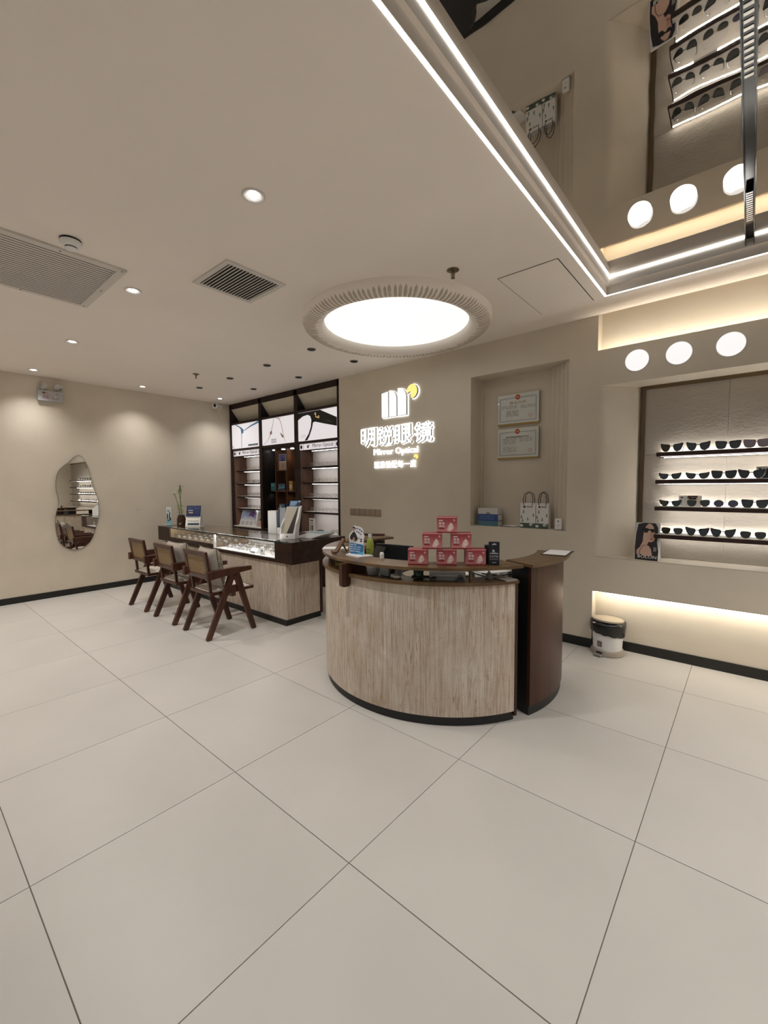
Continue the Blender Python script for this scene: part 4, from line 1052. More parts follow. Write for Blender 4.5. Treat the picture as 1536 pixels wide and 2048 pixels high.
# wall camera
t = thing('security_camera', 'small white security camera hanging in the far left corner under the ceiling', 'camera', (-6.70, 3.60, CEIL), world=False)
mk('mount', MB().lathe([(.028, 0), (.028, -.010), (.010, -.016), (.010, -.03)], 18), M['white'], t)
mk('body', MB().lathe([(.020, -.115), (.036, -.108), (.040, -.085), (.040, -.055), (.034, -.034), (.012, -.028)], 24), M['white'], t)
fc = MB().lathe([(.020, 0), (.018, .006), (.001, .008)], 20, cap=False, sy=1.5); rot = Vector((.88, -.45, -.1)).to_track_quat('Z', 'Y').to_matrix()
fc.v = [tuple(rot @ Vector(v) + Vector((.034, -.018, -.074))) for v in fc.v]
mk('lens_window', fc, M['gblack'], t)
t = thing('wall_bracket', 'white bracket with dangling cable beside the corner camera', 'bracket', (XL, 3.755, 2.775), world=False)
mk('plate', MB().box(0, .015, -.035, .035, -.015, .015), M['white'], t, smooth=False, bevel=.002)
mk('arm', MB().tube([(.01, 0, 0), (.05, 0, -.012), (.055, .0, -.045)], .011, 8), M['white'], t)
mk('cable', MB().tube([(.05, 0, -.045), (.045, -.03, -.075), (.03, -.045, -.11), (.03, 0, -.16), (.035, .01, -.185)], .0035, 6), M['white'], t)
mk('plug', MB().tube([(.035, .01, -.18), (.035, .01, -.215)], .010, 8), M['white'], t)
# pale repair patch
mk_p = MB().prism([(2.39, 1.088), (2.41, 1.098), (2.44, 1.104), (2.475, 1.096), (2.50, 1.092), (2.475, 1.084), (2.43, 1.080)], XL, XL + .0012, lambda u, v, w: (w, u, v))
mk('wall_patch', mk_p, plain('filler', (.60, .57, .53), .8), bpy.data.objects['wall_left'], smooth=False)
# ================================================================== SHOWCASE COUNTER
sc = thing('showcase_counter', 'long travertine counter with a lit glass showcase top, behind the chairs', 'counter', (-4.9, 2.85, 0))
YF0 = 2.58
mk('plinth', MB().box(-6.40, -3.53, 2.595, 3.055, 0, .060), M['black'], sc, smooth=False)
# stone cladding: front slabs and end slab
xs = [-6.42, -5.85, -5.13, -4.42, -3.53]
for a, b in zip(xs, xs[1:]): mk('stone_slab', MB().box(a, b - .0008, 2.600, 2.620, .060, .640), M['trav'], sc, smooth=False)
mk('stone_slab', MB().box(-3.55, -3.53, 2.6205, 3.045, .060, .640), M['trav'], sc, smooth=False)
mk('core', MB().box(-6.41, -3.552, 2.6205, 3.044, .062, .640), M['cabw'], sc, smooth=False)
mk('back_edge_board', MB().box(-3.60, -3.508, 3.046, 3.066, .045, .640), M['modw'], sc, smooth=False)
# wooden ends
ZT = .865; ZB = .640
mk('left_end_box', MB().box(-6.53, -6.185, YF0, 3.08, .660, ZT - .008), M['wood'], sc, smooth=False, bevel=.001)
rb = MB().box(-3.685, -3.40, YF0, 3.31, ZB + .002, ZT - .004)
mk('right_end_box', rb, M['woodx'], sc, smooth=False, bevel=.001)
mk('right_wing', MB().box(-4.35, -3.686, 3.08, 3.31, .70, ZT - .004), M['woodx'], sc, smooth=False)
mk('base_rail', MB().box(-6.185, -3.685, YF0, YF0 + .012, ZB + .002, .676), M['wood'], sc, smooth=False)
mk('case_floor', MB().box(-4.93, -3.686, YF0 + .013, 3.07, ZB + .002, .682), M['whiteback'], sc, smooth=False)
mk('drawer_floor', MB().box(-6.184, -4.931, YF0 + .030, 3.07, ZB + .002, .712), C(.30, .22, .16), sc, smooth=False)
mk('drawer_front', MB().box(-6.184, -4.94, YF0 + .002, YF0 + .028, .680, .722), M['wood'], sc, smooth=False, bevel=.001)
mk('case_back', MB().box(-6.184, -4.931, 3.062, 3.08, ZB, ZT - .03), C(.42, .30, .19), sc, smooth=False)
mk('case_back', MB().box(-4.930, -3.686, 3.062, 3.08, ZB, ZT - .03), M['whiteback'], sc, smooth=False)
mk('case_lining', MB().box(-6.184, -6.176, YF0 + .03, 3.06, .712, ZT - .012), C(.45, .35, .22), sc, smooth=False)
mk('corner_post', MB().box(-4.945, -4.918, YF0 + .002, YF0 + .028, .676, ZT - .012), M['white'], sc, smooth=False)
mk('partition', MB().box(-4.934, -4.928, YF0 + .03, 3.06, .682, .80), M['glass'], sc, smooth=False)
mk('front_glass', MB().box(-6.183, -3.687, YF0 + .004, YF0 + .008, .690, ZT - .012), M['glass'], sc, smooth=False)
mk('glass_top', MB().box(-6.53, -3.40, YF0 - .006, 3.09, ZT - .004, ZT), M['glass'], sc, smooth=False)
mk('glass_edge', MB().box(-6.20, -3.42, YF0 - .008, YF0 - .0065, ZT - .016, ZT - .0005), plain('dark_edge', (.035, .045, .04), .15), sc, smooth=False)
mk('top_rail', MB().box(-6.185, -3.685, YF0 - .002, YF0 + .012, ZT - .020, ZT - .0045), M['black'], sc, smooth=False)
mk('top_rail', MB().box(-6.185, -3.685, 3.066, 3.085, ZT - .020, ZT - .0045), M['steel'], sc, smooth=False)
mk('case_led', MB().box(-4.90, -3.70, YF0 + .014, YF0 + .030, ZT - .016, ZT - .008), glow('case_led_white', (1, .98, .96), 26.0), sc, smooth=False)
mk('case_led', MB().box(-6.15, -4.96, YF0 + .014, YF0 + .030, ZT - .016, ZT - .008), glow('case_led_warm', (1, .88, .70), 12.0), sc, smooth=False)
mk('top_veneer', MB().box(-3.684, -3.405, YF0 + .002, 3.305, ZT - .004, ZT - .0035), M['woodx'], sc, smooth=False)
mk('shelf_strip', MB().box(-4.9, -3.71, 3.02, 3.05, .74, .745), M['whiteback'], sc, smooth=False)

# spectacles in the case
clear = plain('clear_frame', (.55, .54, .55), .2); grey = plain('grey_frame', (.10, .10, .11), .3); tort = plain('tortoise_frame', (.12, .06, .03), .3, var=.5, scale=80)
demo = glassmat('demo_lens', (.96, .97, .97))
EG = [eyewear('spectacles', '', 'spectacles', 'square', demo, grey, rr=.0018, group='g'), eyewear('spectacles', '', 'spectacles', 'round', demo, M['gold'], rr=.0010, group='g'),
      eyewear('spectacles', '', 'spectacles', 'square', demo, clear, rr=.0018, group='g'), eyewear('spectacles', '', 'spectacles', 'round', demo, tort, rr=.0018, group='g')]
eused = set()
def eplace(i, loc, label, group, rz=0.):
    if i not in eused:
        eused.add(i); s = EG[i]; s.location = loc; s.rotation_euler = (0, 0, rz); s['label'] = label; s['group'] = group; return s
    return dup(EG[i], loc, rz, label, group)
# white nose-piece displays: small white pads the frames rest on
def pad_proto():
    t = thing('display_pad', 'small white cushion block under the glasses in the left half of the glass showcase', 'display block', (0, 0, 0), world=False, group='white blocks in the showcase')
    mk('pad', MB().lathe([(.036, 0), (.038, .012), (.028, .028), (.010, .034)], 14, sy=.55), M['white'], t)
    return t
ORD = ['first', 'second', 'third', 'fourth', 'fifth', 'sixth', 'seventh']; ROW = ['front', 'middle', 'rear']
pp = pad_proto(); first = True
for r in range(3):
    for c_ in range(7):
        loc = (-6.08 + c_ * .165 + r * .03, YF0 + .10 + r * .13, .7122)
        pl_ = 'small white cushion block, %s from left in the %s row of the left showcase half' % (ORD[c_], ROW[r])
        if first: pp.location = loc; first = False; pp['label'] = pl_
        else: dup(pp, loc, label=pl_)
        eplace((c_ + r) % 2 * 3, (loc[0], loc[1] - .035, loc[2]), 'spectacles, %s from left in the %s row of the wood-floored left showcase half' % (ORD[c_], ROW[r]), 'spectacles in the left half of the showcase')
for r in range(3):
    for c_ in range(7):
        x = -4.82 + c_ * .165 + r * .012
        if r == 0 and c_ in (4, 5): continue
        if x > -3.79: continue
        eplace((c_ * 2 + r) % 4, (x, YF0 + .10 + r * .13, .6825), 'spectacles, %s from left in the %s row of the white right showcase half' % (ORD[c_], ROW[r]), 'spectacles in the right half of the showcase')
        dup(pp, (x, YF0 + .155 + r * .13, .6822), label='small white cushion block, %s from left in the %s row of the right showcase half' % (ORD[c_], ROW[r]))
t = thing('price_stand', 'small rounded white stand with a dark oval at the front of the showcase', 'stand', (-3.98, YF0 + .05, .6825), radians(12), world=False)
mk('plate', MB().prism([(-.03, 0), (.03, 0), (.03, .075), (.022, .088), (-.022, .088), (-.03, .075)], -.003, .003, lambda u, v, w: (u, w, v)), M['white'], t, smooth=False)
Plane((-.03, -.003, 0), (1, 0, 0), (0, 0, 1)).disc('dark_oval', .03, .045, .008, C(.1, .1, .1), t, ry=.017)
mk('foot', MB().box(-.03, .03, -.003, .035, 0, .003), M['white'], t, smooth=False)
t = thing('price_stand', 'low white sloping tag stand with a grey bar, beside the rounded stand', 'stand', (-4.17, YF0 + .05, .6825), world=False)
mk('wedge', MB().prism([(0, 0), (.05, 0), (.045, .05)], -.06, .06, lambda u, v, w: (w, u, v)), M['white'], t, smooth=False)
mk('grey_bar', MB().box(-.045, .045, -.001, .004, .006, .020), C(.2, .2, .22), t, smooth=False)
# spectacles on the cabinet shelves
for i, x0, x1, n in ((2, -4.86, -4.20, 4), (0, -6.55, -6.02, 3)):
    side = 'right' if i == 2 else 'left'
    for k, zz in enumerate(SZ[i]):
        for q in range(n):
            x = x0 + (x1 - x0) * (q + .3) / n
            kind = (1 if k == 1 else 2) if i == 2 else (0 if k in (1, 2, 3) else 2)
            if i == 0 and k == 0: kind = 1
            eplace(kind, (x, YB + .13, zz + .0022), '%s spectacles, %s from left, %s shelf of the %s cabinet bay' % (['dark square', 'fine gold round', 'clear square', 'brown'][kind], ORD[q], ['top', 'second', 'third', 'lowest'][k], side),
                   'spectacles on the %s cabinet shelves' % side, radians(random.uniform(-10, 10)))
for q in range(2):
    eplace(0, (-4.37 + q * .155, YB + .14, .7525), 'dark spectacles, %s from left at the bottom of the right lit cabinet bay' % ORD[q], 'spectacles at the bottom of the right bay', radians(10))
t = thing('picture_stand', 'small standing white frame with black product pictures at the foot of the right bay', 'frame', (-4.33, 3.66, .0), world=False)
t.location = (-4.77, 3.99, .752)
mk('frame', MB().box(-.055, .055, -.01, .01, 0, .205), M['paper'], t, smooth=False, bevel=.002)
p = Plane((-.055, -.01, 0), (1, 0, 0), (0, 0, 1)); mb = MB()
for u in (.022, .052, .074): p.rect(None, u, .03, u + .015, .11, None, t, mb=mb)
p.rect(None, .02, .125, .09, .132, None, t, mb=mb); p.rect(None, .02, .145, .09, .152, None, t, mb=mb); p.rect(None, .02, .17, .09, .185, None, t, mb=mb)
mk('printed_bars', mb, C(.03, .03, .035), t, smooth=False)
t = thing('black_case', 'black rounded spectacle case beside the small picture frame in the right bay', 'case', (-4.60, 4.0, .752), world=False)
mk('case', MB().lathe([(.055, 0), (.055, .02), (.035, .045), (.01, .052)], 20, sx=1.5, sy=.8), M['black'], t)
# left bay cards
t = thing('leaning_card', 'purple and blue promotional card leaning at the foot of the left bay', 'card', (-6.47, 4.0, .7525), radians(12), world=False)
uy = Vector((0, .35, 1)).normalized(); p = Plane((-.17, -.02, .0), (1, 0, 0), uy)
p.rect('backing', 0, 0, .34, .28, M['paper'], t, .006)
p.rect('sky_print', .008, .115, .332, .272, C(.30, .38, .60), t, .0075, .006); p.poly('purple_figure', [(.17, .16), (.20, .25), (.27, .265), (.31, .22), (.28, .15)], C(.20, .08, .30), t, .0085, .007)
p.poly('pale_ridge', [(.01, .12), (.08, .17), (.16, .15), (.22, .18), (.33, .13), (.33, .117)], C(.55, .58, .68), t, .0085, .007)
for u in (.03, .13, .23): p.rect('product_print', u, .02, u + .075, .09, C(.50, .52, .56), t, .0075, .006)
t = thing('leaning_card', 'photo card of two hands holding glasses at the foot of the left bay', 'card', (-6.13, 4.06, .752), radians(-4), world=False)
p = Plane((-.15, -.02, .0), (1, 0, 0), Vector((0, .2, 1)).normalized())
p.rect('backing', 0, 0, .30, .32, C(.50, .47, .47), t, .006)
p.poly('hand_print', [(.02, .02), (.10, .07), (.16, .15), (.24, .20), (.29, .18), (.29, .10), (.20, .04), (.12, .01)], C(.52, .33, .24), t, .008, .006)
p.poly('blue_sleeve', [(.16, .21), (.22, .31), (.29, .31), (.29, .24), (.24, .20)], C(.20, .33, .45), t, .008, .006)
p.line('dark_temple', [(.09, .10), (.15, .17), (.22, .22)], .022, C(.03, .03, .04), t, .0095, .007)
# things on the counter
def white_stand():
    t = thing('display_stand', 'tall slanted white display stand with a dark mirror wedge on the counter corner', 'display stand', (-3.665, 2.735, ZT), radians(33), world=False)
    w, h = .145, .335; uy = Vector((0, .30, 1)).normalized()
    mk('tray', MB().box(-w / 2 - .010, w / 2 + .010, -.012, .115, 0, .058), M['white'], t, smooth=False, bevel=.002)
    mk('back_panel', MB().prism([(0, .058), (.012, .058), (.112, h), (.100, h)], -w / 2, w / 2, lambda u, v, q: (q, u, v)), M['white'], t, smooth=False)
    p = Plane((-w / 2, .0, .058), (1, 0, 0), Vector((0, .361, 1)).normalized())
    hh = .29
    p.poly('painted_reflection', [(.004, 0), (.060, 0), (.118, hh), (.004, hh)], C(.50, .46, .37, .3), t, .002)  # the mirror's reflection is painted on as a flat khaki face
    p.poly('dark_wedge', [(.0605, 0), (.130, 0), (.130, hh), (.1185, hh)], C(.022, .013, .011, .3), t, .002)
    mk('side_fin', MB().prism([(-.012, .05), (.10, .05), (.125, h + .01), (.095, h + .01), (.05, .22), (-.012, .16)], w / 2, w / 2 + .012, lambda u, v, q: (q, u, v)), M['white'], t, smooth=False)
    mk('side_fin', MB().prism([(-.012, .05), (.10, .05), (.115, h * .7), (.05, .20), (-.012, .14)], -w / 2 - .012, -w / 2, lambda u, v, q: (q, u, v)), M['white'], t, smooth=False)
    Plane((-w / 2, -.012, 0), (1, 0, 0), (0, 0, 1)).rect('dark_mark', w * .42, .022, w * .52, .036, C(.08, .06, .06), t)
    for o in t.children:
        for v_ in o.data.vertices: v_.co.x += .12 * max(0, v_.co.z - .055)
    return t
white_stand()
t = thing('blue_card', 'blue promotional card standing in the top of the slanted white stand', 'card', (-3.665, 2.735, ZT), radians(33), world=False)
p = Plane((-.060, .036, .060), (1, 0, 0), Vector((0, .34, 1)).normalized())
p.rect('card', 0, 0, .115, .355, C(.05, .20, .42), t, .003); p.poly('dark_figure', [(.062, .295), (.072, .315), (.098, .345), (.113, .33), (.113, .295)], C(.01, .02, .03), t, .0045, .003)
p.rect('pale_corner', .095, .338, .115, .355, C(.5, .55, .6), t, .0045, .003); bars(p, .012, .30, .08, .348, 4, C(.5, .62, .75), t, 6, .003, .0045)
for o in t.children:
    for v_ in o.data.vertices: v_.co.x += .12 * max(0, v_.co.z - .055)
wt = thing('folder_box', 'upright cream folder, leftmost behind the glass counter top', 'folder', (-4.29, 2.98, ZT), radians(28), world=False)
mk('cover', MB().box(-.055, .055, 0, .09, 0, .265), M['white'], wt, smooth=False, bevel=.002); mk('spine_line', MB().box(.0551, .056, .03, .06, .02, .25), C(.6, .6, .58), wt, smooth=False)
wt = thing('folder_box', 'upright grey and dark blue folder beside the cream one behind the counter', 'folder', (-4.16, 3.03, ZT), radians(28), world=False)
mk('cover', MB().box(-.05, .045, 0, .09, 0, .30), C(.32, .33, .33), wt, smooth=False, bevel=.002); mk('blue_spine', MB().box(-.052, -.03, -.002, .06, .0, .295), C(.02, .05, .10), wt, smooth=False)
mk('white_base', MB().box(-.06, .06, -.02, -.003, 0, .07), M['white'], wt, smooth=False)
# fanned stack of brochures under a wire rest
bt = []
for k in range(5):
    t = thing('brochure', ['lowest brochure of the fanned pile right of the white stand', 'second brochure from below in the fanned pile', 'middle brochure of the fanned pile', 'second brochure from the top of the fanned pile', 'topmost glossy brochure of the fanned pile on the counter'][k], 'brochure', (-3.60 + .012 * k, 3.04 + .018 * k, ZT + .0005 + k * .009), radians(4 + 3 * k), 'brochures piled on the counter', world=False)
    mk('pages', MB().box(-.13, .10, -.14, .13, 0, .008), M['paper'], t, smooth=False)
    p = Plane((-.13, -.14, .008), (1, 0, 0), (0, 1, 0))
    p.rect('cover_print', .01, .01, .22, .26, C(.42 - .03 * k, .44, .45), t, .0006); bars(p, .02, .02, .21, .25, 7, C(.15, .17, .20), t, k, .0006, .0009, .45)
t = thing('wire_rest', 'bent steel wire rest leaning at the edge of the counter by the brochures', 'rest', (-3.47, 3.13, ZT), world=False)
mk('wire', MB().tube([(-.09, .09, .055), (.0, .10, .058), (.012, .02, .056), (.03, -.015, .002)], .003, 6), M['steel'], t)

# left end of the counter: acrylic sign, vase with bamboo, desk calendar
t = thing('table_sign', 'narrow light-blue acrylic sign at the left end of the counter', 'sign', (-6.44, 2.70, ZT), radians(38), world=False)
mk('foot', MB().box(-.085, .075, -.055, .035, 0, .008), M['glass'], t, smooth=False); mk('white_foot', MB().box(-.085, .075, -.055, .035, .0085, .010), M['white'], t, smooth=False)
mk('panel', MB().box(-.062, .070, -.004, .004, .010, .265), C(.68, .73, .75), t, smooth=False)
p = Plane((-.062, -.004, .010), (1, 0, 0), (0, 0, 1))
p.rect('cyan_foot_print', .0, .0, .132, .050, C(.22, .50, .58), t); p.text('视界清晰', .06, .205, .03, C(.05, .12, .22), t, width=.07, height=.016); bars(p, .03, .18, .09, .196, 1, C(.1, .2, .3), t, 2)
dk = C(.02, .05, .05)
p.poly('figure', [(.01, .07), (.015, .14), (.03, .165), (.045, .155), (.05, .10), (.07, .04), (.04, .045)], dk, t); p.poly('figure', [(.07, .12), (.08, .17), (.092, .19), (.105, .17), (.10, .11), (.128, .09), (.12, .06), (.075, .05)], dk, t)
p.poly('light_arm', [(.045, .12), (.07, .13), (.075, .08), (.05, .07)], C(.55, .62, .62), t, .0018)
bars(p, .015, .065, .05, .09, 1, C(.5, .6, .6), t, 3, .0012, .002)
for o in t.children:
    for v_ in o.data.vertices: v_.co.x *= .56
v = thing('vase_with_bamboo', 'dark glass vase with tall lucky bamboo stems on the counter', 'plant', (-6.17, 2.76, ZT), world=False)
mk('vase', MB().lathe([(.054, 0), (.060, .01), (.062, .06), (.060, .10), (.046, .14), (.044, .155), (.040, .155), (.040, .12), (.001, .11)], 28), plain('dark_glass', (.035, .015, .010), .08), v)
stem = plain('bamboo_stem', (.16, .20, .07), .5, var=.3, scale=30); leafm = plain('bamboo_leaf', (.16, .27, .06), .45, var=.3, scale=12); leafp = plain('pale_leaf', (.42, .46, .22), .5, var=.2)
def stems(pts, r=.006): mk('stem', MB().tube(pts, r, 7), stem, v)
def curve(p0, p1, p2, n=9):
    return [tuple((1 - t_) ** 2 * a + 2 * t_ * (1 - t_) * b + t_ * t_ * c for a, b, c in zip(p0, p1, p2)) for t_ in [i / n for i in range(n + 1)]]
S1 = curve((-.015, 0, .12), (-.08, .0, .32), (-.21, .0, .47)); S2 = curve((.0, .01, .12), (-.03, .0, .40), (-.015, .0, .585)); S3 = curve((-.02, 0, .12), (-.07, -.01, .22), (-.10, 0, .30))
stems(S1, .0055); stems(S2, .0075); stems(S3, .004)
for s in (S1, S2):
    for i in (3, 5, 7): mk('stem_node', MB().tube([s[i], tuple(Vector(s[i]) + (Vector(s[i + 1]) - Vector(s[i])) * .12)], .0085, 8), stem, v)
def leaf(b, d, l, w, m=leafm, droop=.35):
    d = Vector(d).normalized(); sd = d.cross(Vector((0, 0, 1)));
    if sd.length < .05: sd = Vector((1, 0, 0))
    sd.normalize(); vs = []; fs = []; n = 6; b = Vector(b)
    for i in range(n + 1):
        t_ = i / n; c = b + d * (l * t_) + Vector((0, 0, -droop * l * t_ * t_)); ww = w * (sin(pi * min(1, t_ * .93 + .07)) ** .8) / 2
        vs += [c - sd * ww, c + Vector((0, 0, -.002)), c + sd * ww]
    for i in range(n):
        a = 3 * i; fs += [(a, a + 1, a + 4, a + 3), (a + 1, a + 2, a + 5, a + 4)]
    mk('leaf', MB().add(vs, fs), m, v, ang=80)
rnd = random.Random(4)
for i in range(30):   # clump at the mouth of the vase
    a = rnd.uniform(0, 2 * pi); e = rnd.uniform(.8, 2.6)
    leaf((rnd.uniform(-.035, .035), rnd.uniform(-.03, .03), rnd.uniform(.15, .29)), (cos(a), sin(a), e * .6), rnd.uniform(.04, .075), .013, leafm if i % 5 else leafp, .5)
for i in range(8):
    a = rnd.uniform(0, 2 * pi); leaf((-.015 + rnd.uniform(-.01, .01), 0, .50 + rnd.uniform(-.04, .09)), (cos(a), sin(a) * .5, rnd.uniform(-.1, .8)), rnd.uniform(.07, .11), .014, leafm if i % 3 else leafp, .4)
for i in range(2): leaf((-.02, 0, .57 - i * .02), (.35 * (-1) ** i, 0, -.5), .10, .016, leafm, .3)
for i in range(8):
    a = rnd.uniform(0, 2 * pi); leaf((-.20 + rnd.uniform(-.02, .02), 0, .44 + rnd.uniform(-.03, .04)), (cos(a), sin(a) * .5, rnd.uniform(-.2, .8)), rnd.uniform(.05, .09), .012, leafp if i % 2 else leafm, .3)
t = thing('desk_calendar', 'standing desk calendar, navy above and white below, on the counter', 'calendar', (-5.90, 2.80, ZT), radians(36), world=False)
uy = Vector((0, .22, 1)).normalized(); p = Plane((-.185, -.02, .0), (1, 0, 0), uy)
p.rect('board', 0, 0, .375, .30, M['paper'], t, .006); p.rect('navy_page', .0, .14, .372, .298, C(.012, .025, .10), t, .0075, .006)
p.rect('dark_rule', .03, .125, .35, .133, C(.10, .11, .14), t, .007, .006); p.rect('blue_bar', .055, .022, .352, .052, C(.03, .07, .11), t, .0075, .006)
mb = MB()
for k in range(7): p.rect(None, .055 + k * .043, .066, .072 + k * .043, .090, None, t, .0075, .006, mb)
mk('digits', mb, C(.2, .2, .26), t, smooth=False)
bars(p, .03, .24, .34, .285, 3, C(.12, .17, .30), t, 6, .0075, .008, .3); p.rect('gold_print', .06, .19, .17, .207, C(.55, .40, .26), t, .008, .0075); p.rect('pale_print', .045, .222, .17, .236, C(.42, .42, .5), t, .008, .0075)
bars(p, .22, .185, .33, .23, 3, C(.06, .10, .22), t, 8, .0075, .008, .3)
mk('rear_leg', MB().prism([(.0, 0), (.095, 0), (.055, .27), (.05, .27), (.088, .004), (.0, .004)], -.18, .19, lambda u, v_, w_: (w_, u, v_)), M['paper'], t, smooth=False)

for o in t.children:
    for v_ in o.data.vertices: v_.co.x *= .56

# ================================================================== CHAIRS
def chair(loc, label):
    t = thing('armchair', label, 'chair', loc, 0, 'dark wooden cane-back armchairs', world=False)
    wd = M['chairw']; ay = .04
    for sx in (-1, 1):
        x = sx * .230
        mk('leg', MB().bar((x, -.238, 0), (x, ay - .020, .585), .034, .046, .034, .062), wd, t, smooth=False, bevel=.003)
        mk('leg', MB().bar((x, .238, 0), (x, ay + .020, .585), .034, .046, .034, .062), wd, t, smooth=False, bevel=.003)
        mk('armrest', MB().prism([(-.238, .556), (ay, .585), (.218, .598), (.218, .640), (ay, .648), (-.238, .640)], x - .024, x + .024, lambda u, v, w: (w, u, v)), wd, t, smooth=False, bevel=.005)
        mk('knee_block', MB().box(x - sx * .017, x - sx * .034, ay - .045, ay + .045, .395, .470), wd, t, smooth=False, bevel=.002)
        mk('back_post', MB().bar((sx * .165, -.168, .42), (sx * .165, -.182, .575), .020, .026), wd, t, smooth=False, bevel=.002)
    mk('cross_rail', MB().box(-.214, .214, ay - .022, ay + .022, .360, .398), wd, t, smooth=False, bevel=.003)
    sf = MB()
    z0, z1 = .398, .428
    sf.box(-.198, .198, .225, .268, z0, z1).box(-.198, .198, -.19, -.15, z0, z1).box(-.198, -.158, -.15, .225, z0, z1).box(.158, .198, -.15, .225, z0, z1)
    mk('seat_frame', sf, wd, t, smooth=False, bevel=.003)
    nx = 10; vs = []; fs = []
    for j in range(nx + 1):
        for i in range(nx + 1):
            u = -1 + 2 * i / nx; q = -1 + 2 * j / nx
            hgt = .030 * (max(0, (1 - abs(u) ** 5)) ** .5) * (max(0, (1 - abs(q) ** 5)) ** .5)
            vs.append((u * .190, .035 + q * .205, .428 + hgt))
    for j in range(nx):
        for i in range(nx): a = j * (nx + 1) + i; fs.append((a, a + 1, a + nx + 2, a + nx + 1))
    mk('seat_pad', MB().add(vs, fs), M['seat'], t, ang=70)
    # back: wooden frame around cane, leaning
    o = Vector((0, -.187, .553)); uy = Vector((0, -.16, 1)).normalized(); p = Plane((-.218, o.y, o.z), (1, 0, 0), uy)
    W_, H_, b = .436, .268, .045; bf = MB()
    for r in ((0, 0, W_, b), (0, H_ - b, W_, H_), (0, b, b, H_ - b), (W_ - b, b, W_, H_ - b)): p.rect(None, *r, None, t, .014, -.014, bf)
    mk('backrest_frame', bf, wd, t, smooth=False, bevel=.003)
    cm = MB(); n = 15
    for k in range(n):
        v0 = b + (H_ - 2 * b) * k / n; p.rect(None, b, v0 + .0015, W_ - b, v0 + (H_ - 2 * b) / n - .0036, None, t, .006, .001, cm)
    c = mk('cane_weave', cm, M['cane'], t, smooth=False); c['kind'] = 'stuff'
    cb = MB(); p.rect(None, b, b, W_ - b, H_ - b, None, t, -.001, -.004, cb); mk('cane_backing', cb, C(.10, .055, .025), t, smooth=False)
    return t
ch = chair((-3.978, 2.120, 0), 'nearest wooden cane-back armchair, closest to the counter corner')
dup(ch, (-4.683, 2.118, 0), label='middle wooden cane-back armchair of the three at the counter')
dup(ch, (-5.412, 2.120, 0), label='farthest wooden cane-back armchair, nearest the left wall')
def cushion(loc, rz, lean, label):
    t = thing('cushion', label, 'cushion', loc, rz, 'grey cushions on the armchairs', world=False)
    R_ = Matrix.Rotation(lean, 4, 'X'); n = 14; hs = .19
    def half(sgn, mat, nme):
        vs = []; fs = []
        for j in range(n + 1):
            for i in range(n + 1):
                u = -1 + 2 * i / n; q = -1 + 2 * j / n
                pin = 1 - .10 * (1 - abs(u) ** 2) * abs(q) ** 3; pin2 = 1 - .10 * (1 - abs(q) ** 2) * abs(u) ** 3
                th = .072 * ((1 - u ** 4) * (1 - q ** 4)) ** .6
                wv = .006 * sin(u * 7 + q * 5) * (1 - u * u) * (1 - q * q)
                vs.append(R_ @ Vector((u * hs * pin2, sgn * (th + wv), hs + q * hs * pin)))
        for j in range(n):
            for i in range(n): a = j * (n + 1) + i; fs.append((a, a + 1, a + n + 2, a + n + 1))
        mk(nme, MB().add(vs, fs), mat, t, ang=80)
    half(-1, M['cush'], 'back_cover'); half(1, M['cushp'], 'patterned_front')
    P = []
    for k in range(40):
        a = k / 40 * 4; s_ = int(a); f = a - s_; u, q = [(-1 + 2 * f, -1), (1, -1 + 2 * f), (1 - 2 * f, 1), (-1, 1 - 2 * f)][s_]
        pin = 1 - .10 * (1 - abs(u) ** 2) * abs(q) ** 3; pin2 = 1 - .10 * (1 - abs(q) ** 2) * abs(u) ** 3
        P.append(R_ @ Vector((u * hs * pin2, 0, hs + q * hs * pin)))
    mk('piping', MB().tube(P, .004, 6, closed=True), M['pipe'], t)
    return t
c1 = cushion((-3.955, 2.075, .468), radians(-4), radians(10), 'grey cushion with patterned front on the nearest armchair')
dup(c1, (-4.640, 2.075, .468), radians(5), 'grey cushion with patterned front on the middle armchair')

# ================================================================== RECEPTION COUNTER
RCX, RCY = -1.825, 2.80; cc = (RCX, RCY)
rc = thing('reception_counter', 'round reception counter clad in ribbed travertine with a curved wooden top', 'counter', (RCX, RCY, 0))
A0, A1 = -26.5, -200
mk('plinth', MB().sector(cc, .80, .872, A0, A1, 0, .058, 72), M['black'], rc, ang=20)
bd = [A0, -52, -78, -104, -130, -156, -182, A1]
for a, b in zip(bd, bd[1:]): mk('stone_panel', MB().sector(cc, .858, .886, a - .02, b + .02, .058, .838, 14), M['trav'], rc, ang=20)
mk('inner_shell', MB().sector(cc, .835, .857, A0, A1, .06, .838, 60), M['modw'], rc, ang=20)
mk('edge_board', MB().prism([(.80, -.006), (.889, -.006), (.889, .012), (.80, .012)], .03, .84, lambda u, v, w: (RCX + u * cos(radians(A0)) - v * sin(radians(A0)) * 1, RCY + u * sin(radians(A0)) + v * cos(radians(A0)), w)), M['modw'], rc, smooth=False)
mk('ledge_board', MB().sector(cc, .745, .905, A0 + .4, A1, .838, .856, 72), M['topw'], rc, ang=20)
mk('top_board', MB().sector(cc, .700, .905, A0 + 2.4, A1, .926, .944, 72), M['topw'], rc, ang=20)
